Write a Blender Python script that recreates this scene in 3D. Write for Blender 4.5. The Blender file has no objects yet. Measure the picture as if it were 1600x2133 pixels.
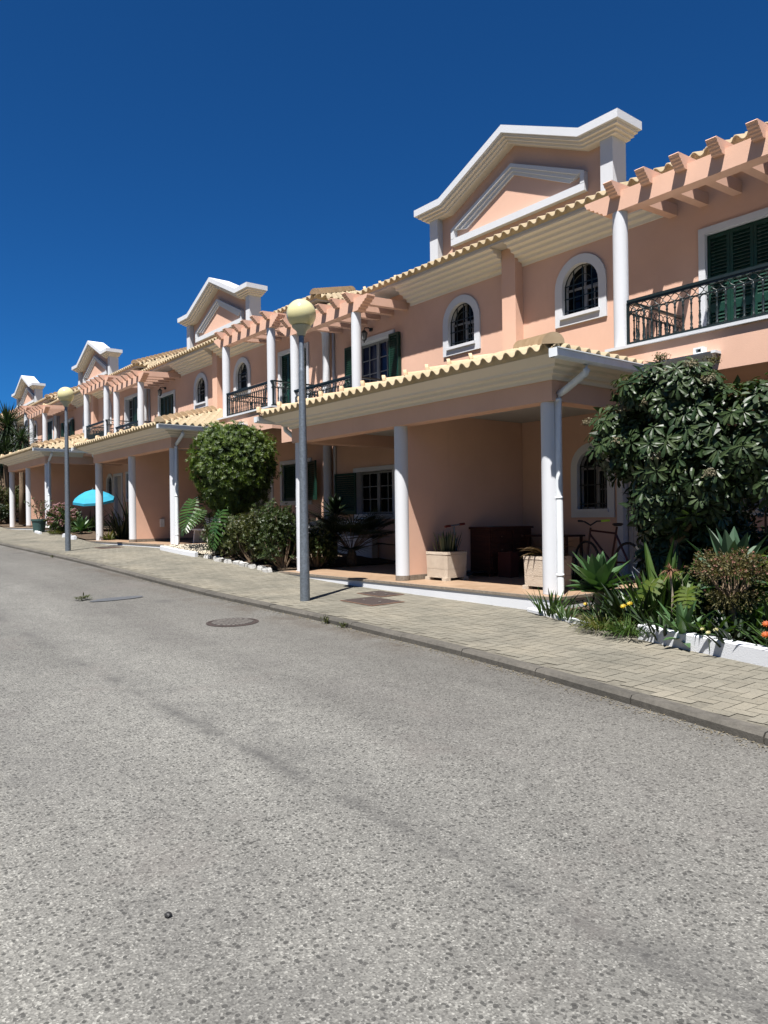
import bpy, bmesh, math, random
from mathutils import Vector, Matrix
R = math.radians
random.seed(11)
SC = bpy.context.scene
COL = SC.collection

# ------------------------------------------------------------------ camera
FPX, YAW, ROLL, CY = 1540.04, R(51.429), R(0.769), 1076.093
cs_, sn_ = math.cos(YAW), math.sin(YAW)
rt = Vector((cs_, sn_, 0)); fw = Vector((-sn_, cs_, 0)); up = Vector((0, 0, 1))
cam = bpy.data.objects.new('camera', bpy.data.cameras.new('camera'))
COL.objects.link(cam)
ax = rt * math.cos(ROLL) - up * math.sin(ROLL)
ay = rt * math.sin(ROLL) + up * math.cos(ROLL)
m = Matrix((ax, ay, -fw)).transposed().to_4x4()
cam.matrix_world = m
cam.data.sensor_fit = 'HORIZONTAL'; cam.data.sensor_width = 36.0
cam.data.lens = 36.0 * FPX / 1600
cam.data.shift_y = (CY - 1066.5) / 1600
cam.data.clip_end = 3000; cam.data.clip_start = 0.05
SC.camera = cam

# ------------------------------------------------------------------ light
SUN_TRAVEL = Vector((-0.245, 0.405, -1.0)).normalized()
to_sun = -SUN_TRAVEL
W = bpy.data.worlds.new('World'); SC.world = W; W.use_nodes = True
nt = W.node_tree
sky = nt.nodes.new('ShaderNodeTexSky'); sky.sky_type = 'NISHITA'; sky.sun_disc = False
sky.sun_elevation = math.asin(to_sun.z)
sky.sun_rotation = math.atan2(to_sun.x, to_sun.y)
sky.altitude = 1200; sky.air_density = 0.8; sky.dust_density = 0.2; sky.ozone_density = 5.0
bg = nt.nodes['Background']; bg.inputs['Strength'].default_value = 0.05
deep = nt.nodes.new('ShaderNodeMix'); deep.data_type = 'RGBA'; deep.blend_type = 'MULTIPLY'; deep.inputs[0].default_value = 1
deep.inputs[7].default_value = (.14, .545, .90, 1)          # a dry, deep southern sky
nt.links.new(sky.outputs[0], deep.inputs[6]); nt.links.new(deep.outputs[2], bg.inputs[0])
sun = bpy.data.objects.new('sun', bpy.data.lights.new('sun', 'SUN'))
sun.data.energy = 5.0; sun.data.angle = R(0.53); sun.data.color = (1.0, 0.96, 0.925)
sun.rotation_euler = SUN_TRAVEL.to_track_quat('-Z', 'Y').to_euler()
sun.location = (10, -20, 30)
COL.objects.link(sun)
SC.view_settings.view_transform = 'Standard'; SC.view_settings.look = 'None'
SC.view_settings.exposure = 1.17; SC.view_settings.gamma = 1.0
SC.view_settings.use_curve_mapping = False
SC.cycles.max_bounces = 8; SC.cycles.diffuse_bounces = 2; SC.cycles.transparent_max_bounces = 8

# ------------------------------------------------------------------ materials
class NT:
    def __init__(s, name):
        s.m = bpy.data.materials.new(name); s.m.use_nodes = True
        s.t = s.m.node_tree; s.b = s.t.nodes['Principled BSDF']
        s.out = s.t.nodes['Material Output']
    def n(s, kind, **kw):
        nd = s.t.nodes.new(kind)
        for k, v in kw.items():
            if k in nd.inputs and not hasattr(nd, k): nd.inputs[k].default_value = v
            else:
                try: setattr(nd, k, v)
                except Exception: nd.inputs[k].default_value = v
        return nd
    def l(s, a, b): s.t.links.new(a, b)
    def pos(s):
        return s.n('ShaderNodeNewGeometry').outputs['Position']
    def noise(s, scale, detail=4, rough=.55, vec=None):
        nd = s.n('ShaderNodeTexNoise'); nd.inputs['Scale'].default_value = scale
        nd.inputs['Detail'].default_value = detail; nd.inputs['Roughness'].default_value = rough
        s.l(vec if vec is not None else s.pos(), nd.inputs['Vector']); return nd.outputs['Fac']
    def ramp(s, fac, stops):
        nd = s.n('ShaderNodeValToRGB'); e = nd.color_ramp.elements
        e[0].position, e[0].color = stops[0][0], (*stops[0][1], 1)
        e[1].position, e[1].color = stops[1][0], (*stops[1][1], 1)
        for p, c in stops[2:]:
            q = e.new(p); q.color = (*c, 1)
        s.l(fac, nd.inputs[0]); return nd.outputs[0]
    def mix(s, fac, a, b, mode='MIX'):
        nd = s.n('ShaderNodeMix'); nd.data_type = 'RGBA'; nd.blend_type = mode
        for sock, v in ((nd.inputs[0], fac), (nd.inputs[6], a), (nd.inputs[7], b)):
            if hasattr(v, 'is_output') or isinstance(v, bpy.types.NodeSocket): s.l(v, sock)
            else: sock.default_value = v if isinstance(v, float) else (*v, 1)
        return nd.outputs[2]
    def bump(s, h, strength, dist):
        nd = s.n('ShaderNodeBump'); nd.inputs['Strength'].default_value = strength
        nd.inputs['Distance'].default_value = dist; s.l(h, nd.inputs['Height'])
        s.l(nd.outputs[0], s.b.inputs['Normal'])
    def set(s, col=None, rough=.7, metal=0., spec=.3):
        if col is not None:
            if isinstance(col, tuple): s.b.inputs['Base Color'].default_value = (*col, 1)
            else: s.l(col, s.b.inputs['Base Color'])
        s.b.inputs['Roughness'].default_value = rough; s.b.inputs['Metallic'].default_value = metal
        s.b.inputs['Specular IOR Level'].default_value = spec
        return s.m

def sc(c, k): return tuple(x * k for x in c)
def stucco(name, c, var=.06, fine=130, bump=.5):
    q = NT(name)
    n1 = q.noise(.9, 5, .6); n2 = q.noise(fine, 3, .6)
    g = q.n('ShaderNodeSeparateXYZ'); q.l(q.pos(), g.inputs[0])
    mp = q.n('ShaderNodeMapping'); q.l(q.pos(), mp.inputs[0]); mp.inputs['Scale'].default_value = (7, 7, .55)
    st = q.noise(1.0, 3, .5, mp.outputs[0])
    a = q.ramp(n1, [(.3, sc(c, 1 - var)), (.7, sc(c, 1 + var * .6))])
    a = q.mix(q.ramp(st, [(.62, (0, 0, 0)), (.8, (.22, .22, .22))]), a, sc(c, .82))
    q.bump(n2, bump, .006)
    return q.set(a, .9, 0, .15)
M = {}
M['pink'] = stucco('peach_stucco', (.615, .392, .288), .075)
M['white'] = stucco('white_render', (.545, .56, .575), .03, 110, .6)
M['cream'] = stucco('cream_moulding', (.66, .61, .53), .03, 60, .15)
M['soffit'] = stucco('pale_soffit', (.44, .42, .39), .04, 60, .15)
def plain(name, c, rough=.5, metal=0., spec=.4, var=.08, scale=6, bump=0):
    q = NT(name); n1 = q.noise(scale, 4, .6)
    a = q.ramp(n1, [(.3, sc(c, 1 - var)), (.7, sc(c, 1 + var))])
    if bump: q.bump(q.noise(scale * 8, 3), bump, .004)
    return q.set(a, rough, metal, spec)
M['pvc'] = plain('white_pvc', (.62, .65, .66), .35)
M['green'] = plain('dark_green_paint', (.006, .034, .022), .42, 0, .35, .2, 9)
M['iron'] = plain('dark_cast_iron', (.010, .018, .018), .4, .1, .5, .2, 20)
M['sash'] = plain('white_sash', (.21, .21, .21), .4)
M['offwhite'] = plain('offwhite_box', (.6, .6, .58), .5)
M['galv'] = plain('galvanised_steel', (.16, .185, .21), .5, .6, .5, .25, 30)
M['globe'] = plain('yellowed_globe', (.55, .505, .27), .14, 0, .5, .05, 4)
M['globecup'] = plain('globe_cup', (.34, .34, .25), .35)
M['blackpl'] = plain('black_plastic', (.02, .02, .022), .45)
M['redp'] = plain('red_paint', (.12, .015, .012), .45)
M['darkred'] = plain('dark_red_paint', (.045, .008, .008), .4)
M['redbox'] = plain('dull_red_paint', (.06, .012, .008), .7)
M['pinkp'] = plain('pink_plastic', (.45, .12, .3), .4)
M['lime'] = plain('lime_plastic', (.45, .7, .06), .4)
M['rust'] = plain('rusty_iron', (.13, .075, .05), .85, .2, .3, .35, 40, .5)
M['hatch'] = plain('rust_brown_plate', (.044, .033, .029), .8, .1, .3, .3, 25, .5)
M['manhole'] = plain('worn_iron', (.115, .105, .093), .7, .1, .4, .3, 30, .4)
M['pebble'] = plain('white_pebble', (.42, .375, .29), .8, 0, .3, .15, 14)
M['blackstone'] = plain('black_stone', (.015, .015, .015), .6)
M['potgreen'] = plain('green_plastic_pot', (.035, .075, .07), .5)
M['blue'] = plain('sky_blue_fabric', (.03, .25, .36), .75, 0, .2, .05, 8)
M['whitefab'] = plain('white_plastic', (.62, .6, .58), .5)
M['bark'] = plain('grey_bark', (.16, .115, .075), .9, 0, .2, .35, 18, .8)
M['paleb'] = plain('pale_stem', (.26, .22, .16), .9, 0, .2, .3, 22, .6)
M['rubber'] = plain('rubber', (.015, .015, .015), .7)
q = NT('window_glass'); M['glass'] = q.set(q.ramp(q.noise(1.2, 2), [(.35, (.003, .0035, .004)), (.7, (.007, .0075, .008))]), .06, 0, .13)
q = NT('curtained_glass')
mp = q.n('ShaderNodeMapping'); q.l(q.pos(), mp.inputs[0]); mp.inputs['Scale'].default_value = (26, 4, .3)
M['curtain'] = q.set(q.ramp(q.noise(1, 2, .5, mp.outputs[0]), [(.35, (.006, .008, .022)), (.65, (.018, .023, .06))]), .08, 0, .2)
# clay tiles
q = NT('pale_clay_tile')
ri = q.noise(3.1, 3, .6); r2 = q.noise(38, 4, .6)
a = q.ramp(ri, [(.3, (.36, .285, .175)), (.7, (.46, .375, .25))])
a = q.mix(q.ramp(r2, [(.60, (0, 0, 0)), (.75, (.25, .25, .25))]), a, (.27, .22, .155))
q.bump(r2, .3, .004); M['tile'] = q.set(a, .85, 0, .2)
q = NT('hip_clay_tile')
ri = q.noise(4.3, 3, .6); r2 = q.noise(30, 4, .6)
a = q.ramp(ri, [(.3, (.38, .275, .165)), (.7, (.50, .38, .245))])
q.bump(r2, .3, .004); M['hip'] = q.set(a, .85, 0, .2)
# floor tile
q = NT('patio_tile')
bt = q.n('ShaderNodeTexBrick'); q.l(q.pos(), bt.inputs[0])
bt.offset = 0; bt.inputs['Scale'].default_value = 1.0
bt.inputs['Color1'].default_value = (.29, .195, .125, 1); bt.inputs['Color2'].default_value = (.245, .162, .10, 1)
bt.inputs['Mortar'].default_value = (.18, .14, .1, 1); bt.inputs['Mortar Size'].default_value = .006
bt.inputs['Brick Width'].default_value = .42; bt.inputs['Row Height'].default_value = .42
a = q.mix(q.ramp(q.noise(9, 5), [(.4, (0, 0, 0)), (.7, (.4, .4, .4))]), bt.outputs[0], (.38, .28, .19))
M['floor'] = q.set(a, .5, 0, .35)
q = NT('patio_edge_stone'); M['edge'] = q.set(q.ramp(q.noise(25, 5), [(.3, (.13, .105, .08)), (.7, (.22, .185, .145))]), .8)
# asphalt
q = NT('asphalt')
v1 = q.n('ShaderNodeTexVoronoi'); q.l(q.pos(), v1.inputs['Vector']); v1.inputs['Scale'].default_value = 150
sep = q.n('ShaderNodeSeparateColor'); q.l(v1.outputs['Color'], sep.inputs[0])
a = q.ramp(sep.outputs[0], [(.0, (.078, .077, .071)), (1.0, (.265, .262, .240)), (.12, (.108, .106, .098)), (.5, (.139, .137, .126)), (.86, (.170, .167, .153))])
def pits(scale, share, rad, k, col):
    global a
    v2 = q.n('ShaderNodeTexVoronoi'); v2.voronoi_dimensions = '2D'; v2.inputs['Scale'].default_value = scale
    jit = q.n('ShaderNodeMix'); jit.data_type = 'VECTOR'; jit.inputs[0].default_value = .006
    jn = q.n('ShaderNodeTexNoise'); jn.inputs['Scale'].default_value = scale * 1.5; q.l(q.pos(), jn.inputs['Vector'])
    q.l(q.pos(), jit.inputs[4]); q.l(jn.outputs['Color'], jit.inputs[5]); q.l(jit.outputs[1], v2.inputs['Vector'])
    sp2 = q.n('ShaderNodeSeparateColor'); q.l(v2.outputs['Color'], sp2.inputs[0])
    thr = q.n('ShaderNodeMath', operation='LESS_THAN'); q.l(sp2.outputs[1], thr.inputs[0]); thr.inputs[1].default_value = share
    dis = q.n('ShaderNodeMath', operation='LESS_THAN'); q.l(v2.outputs['Distance'], dis.inputs[0]); dis.inputs[1].default_value = rad
    pit = q.n('ShaderNodeMath', operation='MULTIPLY'); q.l(thr.outputs[0], pit.inputs[0]); q.l(dis.outputs[0], pit.inputs[1])
    pm = q.n('ShaderNodeMath', operation='MULTIPLY'); q.l(pit.outputs[0], pm.inputs[0]); pm.inputs[1].default_value = k
    a = q.mix(pm.outputs[0], a, col)
pits(46, .21, .34, .85, (.046, .046, .043)); pits(80, .20, .36, .55, (.058, .057, .053)); pits(30, .06, .27, .85, (.048, .047, .044)); pits(60, .08, .28, .5, (.28, .275, .25))
a = q.mix(.8, a, q.ramp(q.noise(30, 5, .75), [(.32, (.80, .80, .80)), (.68, (1.12, 1.12, 1.12))]), 'MULTIPLY')
a = q.mix(.8, a, q.ramp(q.noise(5, 4, .6), [(.3, (.88, .88, .88)), (.7, (1.07, 1.07, 1.06))]), 'MULTIPLY')
mp = q.n('ShaderNodeMapping'); q.l(q.pos(), mp.inputs[0]); mp.inputs['Scale'].default_value = (.22, .95, 1); mp.inputs['Rotation'].default_value = (0, 0, .10)
big = q.noise(1.0, 6, .6, mp.outputs[0])
a = q.mix(.9, a, q.ramp(big, [(.30, (.66, .66, .655)), (.45, (.88, .88, .87)), (.58, (1.03, 1.03, 1.015)), (.74, (1.14, 1.14, 1.12))]), 'MULTIPLY')
# seam and tyre-worn strips run along the street (constant y), a little ragged
sx = q.n('ShaderNodeSeparateXYZ'); q.l(q.pos(), sx.inputs[0])
wob = q.noise(.9, 4, .6)
def strip(yc, wd, wobble):
    w1 = q.n('ShaderNodeMath', operation='MULTIPLY_ADD'); q.l(wob, w1.inputs[0]); w1.inputs[1].default_value = wobble; w1.inputs[2].default_value = -yc - wobble * .5
    d1 = q.n('ShaderNodeMath', operation='ADD'); q.l(sx.outputs[1], d1.inputs[0]); q.l(w1.outputs[0], d1.inputs[1])
    ab = q.n('ShaderNodeMath', operation='ABSOLUTE'); q.l(d1.outputs[0], ab.inputs[0])
    mr = q.n('ShaderNodeMapRange'); q.l(ab.outputs[0], mr.inputs[0]); mr.inputs[1].default_value = 0; mr.inputs[2].default_value = wd; mr.inputs[3].default_value = 1; mr.inputs[4].default_value = 0
    return mr.outputs[0]
def scaled(f, k, n_=None):
    mm = q.n('ShaderNodeMath', operation='MULTIPLY'); q.l(f, mm.inputs[0]); mm.inputs[1].default_value = k
    if n_ is not None:
        m2 = q.n('ShaderNodeMath', operation='MULTIPLY'); q.l(mm.outputs[0], m2.inputs[0]); q.l(n_, m2.inputs[1]); return m2.outputs[0]
    return mm.outputs[0]
patchy = q.ramp(q.noise(1.7, 5, .65), [(.40, (.05, .05, .05)), (.62, (1, 1, 1))])
a = q.mix(scaled(strip(2.12, .09, .10), .75, patchy), a, (.050, .049, .047))
a = q.mix(scaled(strip(2.25, .35, .25), .35, patchy), a, (.068, .067, .063))
a = q.mix(scaled(strip(4.6, 2.1, .9), .42), a, (.066, .060, .052))
a = q.mix(scaled(strip(3.4, .55, .6), .30, patchy), a, (.075, .070, .066))
a = q.mix(scaled(strip(1.15, .50, .6), .28, patchy), a, (.075, .073, .070))
a = q.mix(scaled(strip(4.9, .40, .4), .60, patchy), a, (.062, .050, .038))
st = q.noise(.75, 6, .68)
a = q.mix(q.ramp(st, [(.57, (0, 0, 0)), (.68, (.40, .40, .40))]), a, (.112, .102, .093))
oil = q.n('ShaderNodeTexVoronoi'); q.l(q.pos(), oil.inputs['Vector']); oil.inputs['Scale'].default_value = .55
ol = q.ramp(oil.outputs['Distance'], [(.03, (.55, .55, .55)), (.13, (0, 0, 0))])
a = q.mix(ol, a, (.055, .054, .052))
q.bump(v1.outputs['Distance'], .5, .0035)
M['asphalt'] = q.set(a, .88, 0, .2)
# pavers
q = NT('concrete_pavers')
g = q.n('ShaderNodeNewGeometry')
a = q.ramp(g.outputs['Random Per Island'], [(0, (.160, .149, .121)), (1, (.192, .179, .146)), (.5, (.176, .164, .133))])
a = q.mix(.8, a, q.ramp(q.noise(.9, 6, .66), [(.32, (.60, .62, .61)), (.5, (.90, .90, .87)), (.68, (1.14, 1.11, 1.04))]), 'MULTIPLY')
a = q.mix(.8, a, q.ramp(q.noise(55, 4, .7), [(.3, (.72, .72, .72)), (.7, (1.15, 1.15, 1.15))]), 'MULTIPLY')
q.bump(q.noise(120, 3), .4, .004)
M['paver'] = q.set(a, .92, 0, .2)
M['joint'] = plain('sandy_joint', (.128, .119, .095), .95, 0, .1, .25, 20)
q = NT('kerb_concrete')
a = q.ramp(q.noise(22, 5, .7), [(.3, (.070, .066, .058)), (.7, (.118, .111, .097))])
a = q.mix(.8, a, q.ramp(q.noise(1.1, 4), [(.3, (.6, .6, .58)), (.7, (1.1, 1.08, 1.04))]), 'MULTIPLY')
q.bump(q.noise(90, 3), .5, .004); M['kerb'] = q.set(a, .9, 0, .2)
M['oldwhite'] = stucco('weathered_white_paint', (.46, .455, .43), .12, 40, .8)
M['soil'] = plain('dark_soil', (.075, .055, .038), .95, 0, .1, .4, 14, .8)
M['ground'] = plain('dry_ground', (.055, .058, .035), .95, 0, .1, .2, 1.5)
M['patch'] = plain('tar_patch', (.07, .075, .08), .6, 0, .4, .2, 20)
q = NT('textured_stone')
a = q.ramp(q.noise(8, 4), [(.3, (.43, .36, .28)), (.7, (.52, .445, .355))])
q.bump(q.noise(85, 3, .6), 1.0, .012); M['stone'] = q.set(a, .9, 0, .2)
q = NT('dark_wood')
mp = q.n('ShaderNodeMapping'); q.l(q.pos(), mp.inputs[0]); mp.inputs['Scale'].default_value = (3, 3, 40)
M['wood'] = q.set(q.ramp(q.noise(1, 4, .6, mp.outputs[0]), [(.3, (.035, .012, .008)), (.7, (.075, .026, .016))]), .45)
q = NT('painted_door'); M['door'] = q.set(q.ramp(q.noise(5, 3), [(.3, (.42, .38, .34)), (.7, (.48, .44, .39))]), .5)

def leafmat(name, lo, hi, rough=.45, trans=.25, spec=.4):
    q = NT(name); k_ = LK * (1.15 if name == 'umbrella_leaf' else 1 if 0 else 1.25 if 'clipped' in name else 1); lo = sc(lo, k_); hi = sc(hi, k_)
    g = q.n('ShaderNodeNewGeometry')
    a = q.ramp(g.outputs['Random Per Island'], [(0, lo), (1, hi), (.55, tuple((x + y) / 2 for x, y in zip(lo, hi)))])
    a = q.mix(.7, a, q.ramp(q.noise(5, 3), [(.3, (.7, .75, .7)), (.7, (1.15, 1.12, 1.0))]), 'MULTIPLY')
    q.set(a, rough, 0, spec)
    tr = q.n('ShaderNodeBsdfTranslucent'); q.l(q.mix(1.0, a, (1.25, 1.35, .5), 'MULTIPLY'), tr.inputs[0])
    mx = q.n('ShaderNodeMixShader'); mx.inputs[0].default_value = trans
    q.l(q.b.outputs[0], mx.inputs[1]); q.l(tr.outputs[0], mx.inputs[2]); q.l(mx.outputs[0], q.out.inputs[0])
    return q.m
L = {}
LK = .52
L['clip'] = leafmat('clipped_leaf', (.04, .085, .012), (.17, .24, .04), .42, .3)
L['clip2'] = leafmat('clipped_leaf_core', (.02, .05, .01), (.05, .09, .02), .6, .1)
L['shrub'] = leafmat('shrub_leaf', (.028, .062, .012), (.085, .115, .026), .45, .2)
L['shrub2'] = leafmat('shrub_leaf_olive', (.05, .07, .014), (.13, .14, .035), .45, .25)
L['scheff'] = leafmat('umbrella_leaf', (.028, .062, .024), (.085, .125, .048), .42, .2, .32)
L['young'] = leafmat('young_leaf', (.16, .20, .03), (.27, .29, .05), .4, .3)
L['agave'] = leafmat('agave_leaf', (.075, .17, .065), (.13, .25, .10), .45, .15)
L['agaveg'] = leafmat('agave_grey_leaf', (.07, .15, .085), (.12, .21, .12), .5, .15)
L['strap'] = leafmat('strap_leaf', (.04, .10, .02), (.13, .22, .05), .4, .3)
L['strapdry'] = leafmat('strap_leaf_dry', (.07, .12, .02), (.24, .22, .06), .5, .3)
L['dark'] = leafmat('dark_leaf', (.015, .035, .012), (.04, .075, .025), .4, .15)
L['palm'] = leafmat('fan_palm_leaf', (.018, .036, .014), (.05, .075, .028), .45, .15)
L['yucca'] = leafmat('yucca_leaf', (.02, .05, .02), (.07, .12, .045), .45, .15)
L['mon'] = leafmat('monstera_leaf', (.035, .10, .02), (.10, .20, .04), .35, .25)
L['monlit'] = leafmat('bright_monstera_leaf', (.08, .14, .022), (.17, .23, .04), .35, .35)
L['snake'] = leafmat('snake_plant_leaf', (.045, .085, .035), (.20, .21, .09), .4, .1)
L['brom'] = leafmat('bromeliad_leaf', (.10, .055, .045), (.28, .20, .11), .45, .15)
L['hyd'] = leafmat('hydrangea_petal', (.42, .19, .24), (.62, .36, .36), .6, .3)
L['hydleaf'] = leafmat('hydrangea_leaf', (.05, .09, .025), (.12, .17, .05), .5, .2)
L['euph'] = leafmat('euphorbia_leaf', (.10, .10, .035), (.24, .20, .07), .55, .2)
L['euphfl'] = leafmat('euphorbia_flower', (.30, .11, .09), (.46, .24, .18), .6, .2)
L['yel'] = leafmat('yellow_petal', (.75, .50, .02), (.85, .62, .04), .5, .2)
L['cream'] = leafmat('cream_petal', (.75, .68, .30), (.85, .80, .5), .5, .2)
L['orange'] = leafmat('orange_petal', (.65, .10, .02), (.80, .22, .03), .5, .2)
L['scfl'] = leafmat('umbrella_flower', (.20, .18, .11), (.38, .32, .21), .7, .1)
L['dry'] = leafmat('dried_leaf', (.22, .10, .06), (.40, .22, .14), .8, .1)
L['grit'] = leafmat('dry_grit', (.17, .14, .095), (.42, .36, .26), .9, .02, .1)
L['orchid'] = leafmat('climber_leaf', (.06, .10, .02), (.16, .19, .05), .5, .25)

# ------------------------------------------------------------------ object helpers
class MB:
    def __init__(s): s.v = []; s.f = []
    def quad(s, a, b, c, d):
        n = len(s.v); s.v += [a, b, c, d]; s.f.append((n, n + 1, n + 2, n + 3))
    def poly(s, pts):
        n = len(s.v); s.v += list(pts); s.f.append(tuple(range(n, n + len(pts))))
    def hexa(s, p):
        n = len(s.v); s.v += [tuple(x) for x in p]
        for f in ((0, 3, 2, 1), (4, 5, 6, 7), (0, 1, 5, 4), (1, 2, 6, 5), (2, 3, 7, 6), (3, 0, 4, 7)):
            s.f.append(tuple(n + i for i in f))
    def box(s, x0, x1, y0, y1, z0, z1):
        s.hexa([(x0, y0, z0), (x1, y0, z0), (x1, y1, z0), (x0, y1, z0), (x0, y0, z1), (x1, y0, z1), (x1, y1, z1), (x0, y1, z1)])
    def prism_y(s, pts, y0, y1):                 # polygon in xz, extruded along y
        n = len(s.v); k = len(pts)
        s.v += [(x, y0, z) for x, z in pts] + [(x, y1, z) for x, z in pts]
        s.f.append(tuple(range(n, n + k))); s.f.append(tuple(range(n + 2 * k - 1, n + k - 1, -1)))
        for i in range(k):
            j = (i + 1) % k; s.f.append((n + i, n + k + i, n + k + j, n + j))
    def prism_x(s, pts, x0, x1):                 # polygon in yz
        n = len(s.v); k = len(pts)
        s.v += [(x0, y, z) for y, z in pts] + [(x1, y, z) for y, z in pts]
        s.f.append(tuple(range(n, n + k))); s.f.append(tuple(range(n + 2 * k - 1, n + k - 1, -1)))
        for i in range(k):
            j = (i + 1) % k; s.f.append((n + i, n + k + i, n + k + j, n + j))
    def lathe(s, cx, cy, prof, n=16, cap=True):  # prof: (r, z)
        b = len(s.v)
        for r, z in prof:
            for i in range(n):
                t = 2 * math.pi * i / n; s.v.append((cx + r * math.cos(t), cy + r * math.sin(t), z))
        for j in range(len(prof) - 1):
            for i in range(n):
                k = (i + 1) % n
                s.f.append((b + j * n + i, b + j * n + k, b + (j + 1) * n + k, b + (j + 1) * n + i))
        if cap:
            s.f.append(tuple(b + i for i in range(n - 1, -1, -1)))
            s.f.append(tuple(b + (len(prof) - 1) * n + i for i in range(n)))
    def tube(s, path, rad, n=8, cap=True):
        P = [Vector(p) for p in path]; b = len(s.v)
        ref = Vector((0, 0, 1))
        for i, p in enumerate(P):
            d = (P[min(i + 1, len(P) - 1)] - P[max(i - 1, 0)]).normalized()
            u = d.cross(ref)
            if u.length < .05: u = d.cross(Vector((1, 0, 0)))
            u.normalize(); w = d.cross(u).normalized()
            r = rad[i] if isinstance(rad, (list, tuple)) else rad
            for k in range(n):
                t = 2 * math.pi * k / n
                s.v.append(tuple(p + u * (r * math.cos(t)) + w * (r * math.sin(t))))
        for j in range(len(P) - 1):
            for i in range(n):
                k = (i + 1) % n
                s.f.append((b + j * n + i, b + j * n + k, b + (j + 1) * n + k, b + (j + 1) * n + i))
        if cap:
            s.f.append(tuple(b + i for i in range(n - 1, -1, -1)))
            s.f.append(tuple(b + (len(P) - 1) * n + i for i in range(n)))
    def blade(s, base, d, length, width, droop=.3, fold=.15, seg=4, prof=None, side=None):
        """a long leaf, folded along its midrib, bending down by droop"""
        d = Vector(d).normalized(); p = Vector(base)
        if side is None:
            side = d.cross(Vector((0, 0, 1)))
            if side.length < .08: side = Vector((math.cos(p.x * 37), math.sin(p.x * 37), 0))
            side.normalize()
        st = length / seg; b = len(s.v)
        for i in range(seg + 1):
            t = i / seg
            w = width * (prof(t) if prof else max(.02, math.sin(math.pi * min(1, .12 + .88 * t)) ** .8))
            nrm = side.cross(d).normalized()
            s.v += [tuple(p - side * w * .5 + nrm * fold * w), tuple(p), tuple(p + side * w * .5 + nrm * fold * w)]
            if i < seg:
                p = p + d * st
                d = (d + Vector((0, 0, -droop / seg))).normalized()
        for i in range(seg):
            a = b + i * 3; s.f += [(a, a + 1, a + 4, a + 3), (a + 1, a + 2, a + 5, a + 4)]
        return p, d
    def leaf(s, p, d, nrm, length, width):
        """small leaf: two folded triangles pairs"""
        p = Vector(p); d = Vector(d).normalized(); sd = d.cross(nrm)
        if sd.length < 1e-3: sd = d.cross(Vector((.3, .5, .8)))
        sd.normalize(); u = sd.cross(d)
        b = len(s.v); mid = p + d * length * .5
        s.v += [tuple(p), tuple(mid + sd * width * .5 + u * width * .15), tuple(p + d * length), tuple(mid - sd * width * .5 + u * width * .15)]
        s.f += [(b, b + 1, b + 2), (b, b + 2, b + 3)]
    def mesh(s, name, mat, org=(0, 0, 0), smooth=False):
        me = bpy.data.meshes.new(name)
        ox, oy, oz = org
        me.from_pydata([(x - ox, y - oy, z - oz) for x, y, z in s.v], [], s.f)
        me.materials.append(mat)
        if smooth: me.shade_smooth()
        me.validate(); me.update(); return me

def link(name, me, parent=None, loc=(0, 0, 0)):
    o = bpy.data.objects.new(name, me); COL.objects.link(o); o.location = loc
    if parent is not None: o.parent = parent
    return o
def tag(o, label, cat, group=None):
    o['label'] = label; o['category'] = cat
    if group: o['group'] = group
    return o
def empty(name, loc, label, cat, group=None, rz=0):
    o = bpy.data.objects.new(name, None); COL.objects.link(o); o.location = loc; o.rotation_euler = (0, 0, rz)
    return tag(o, label, cat, group)
def struct(name, mb, mat, smooth=False):
    o = link(name, mb.mesh(name, mat, (0, 0, 0), smooth)); o['kind'] = 'structure'; return o
def copy_tree(o, parent=None):
    c = o.copy(); COL.objects.link(c)
    if parent is not None: c.parent = parent
    for ch in list(o.children): copy_tree(ch, c)
    return c
def part(name, mb, mat, parent, org=(0, 0, 0), smooth=False):
    return link(name, mb.mesh(name, mat, org, smooth), parent)

# ------------------------------------------------------------------ terrain
def interp(x, xs, ys):
    if x <= xs[0]: return ys[0]
    for i in range(len(xs) - 1):
        if x <= xs[i + 1]:
            t = (x - xs[i]) / (xs[i + 1] - xs[i]); return ys[i] + (ys[i + 1] - ys[i]) * t
    return ys[-1]
KX = [-90, -70, -50, -37, -25.7, -22, -17.6, -14, -11.4, -9.1, -7.4, -4.75, -2, 4, 12, 30]
KZ = [1.2, .75, .10, -.32, -.68, -.78, -.895, -1.03, -1.15, -1.21, -1.24, -1.27, -1.30, -1.38, -1.5, -1.7]
PX = [-90, -70, -61, -55, -48.5, -42.5, -36, -30.5, -27.2, -23.8, -18.1, -14.8, -11.5, -9, -6.3, -2.8, 4, 12, 30]
PZ = [1.3, .85, .45, .44, .06, .04, -.34, -.345, -.52, -.73, -.735, -.92, -1.135, -1.19, -1.235, -1.28, -1.36, -1.5, -1.7]
def smooth(x, xs, ys, w=1.3):
    return sum(interp(x + w * k, xs, ys) for k in (-1, -.5, 0, .5, 1)) / 5
def kerb_y(x):
    return smooth(x, [-90, -14, -9, -7.4, -4.75, -2, 0, 2, 5, 12, 30], [5.05, 5.05, 5.13, 5.10, 4.89, 4.42, 3.95, 3.3, 2.0, -2.5, -14], .8)
def zk(x): return smooth(x, KX, KZ)
def zp(x): return smooth(x, PX, PZ)
def pave_z(x, y):
    y0 = kerb_y(x); t = (y - y0) / max(.1, 7.4 - y0)
    t = max(0, min(1, t)); t = t * t * (3 - 2 * t) * .5 + t * .5
    return zk(x) + (zp(x) - zk(x)) * t
def road_z(x, y):
    return zk(x) - .06 - .022 * (kerb_y(x) - y) ** .9 if y < kerb_y(x) else zk(x) - .06

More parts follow.
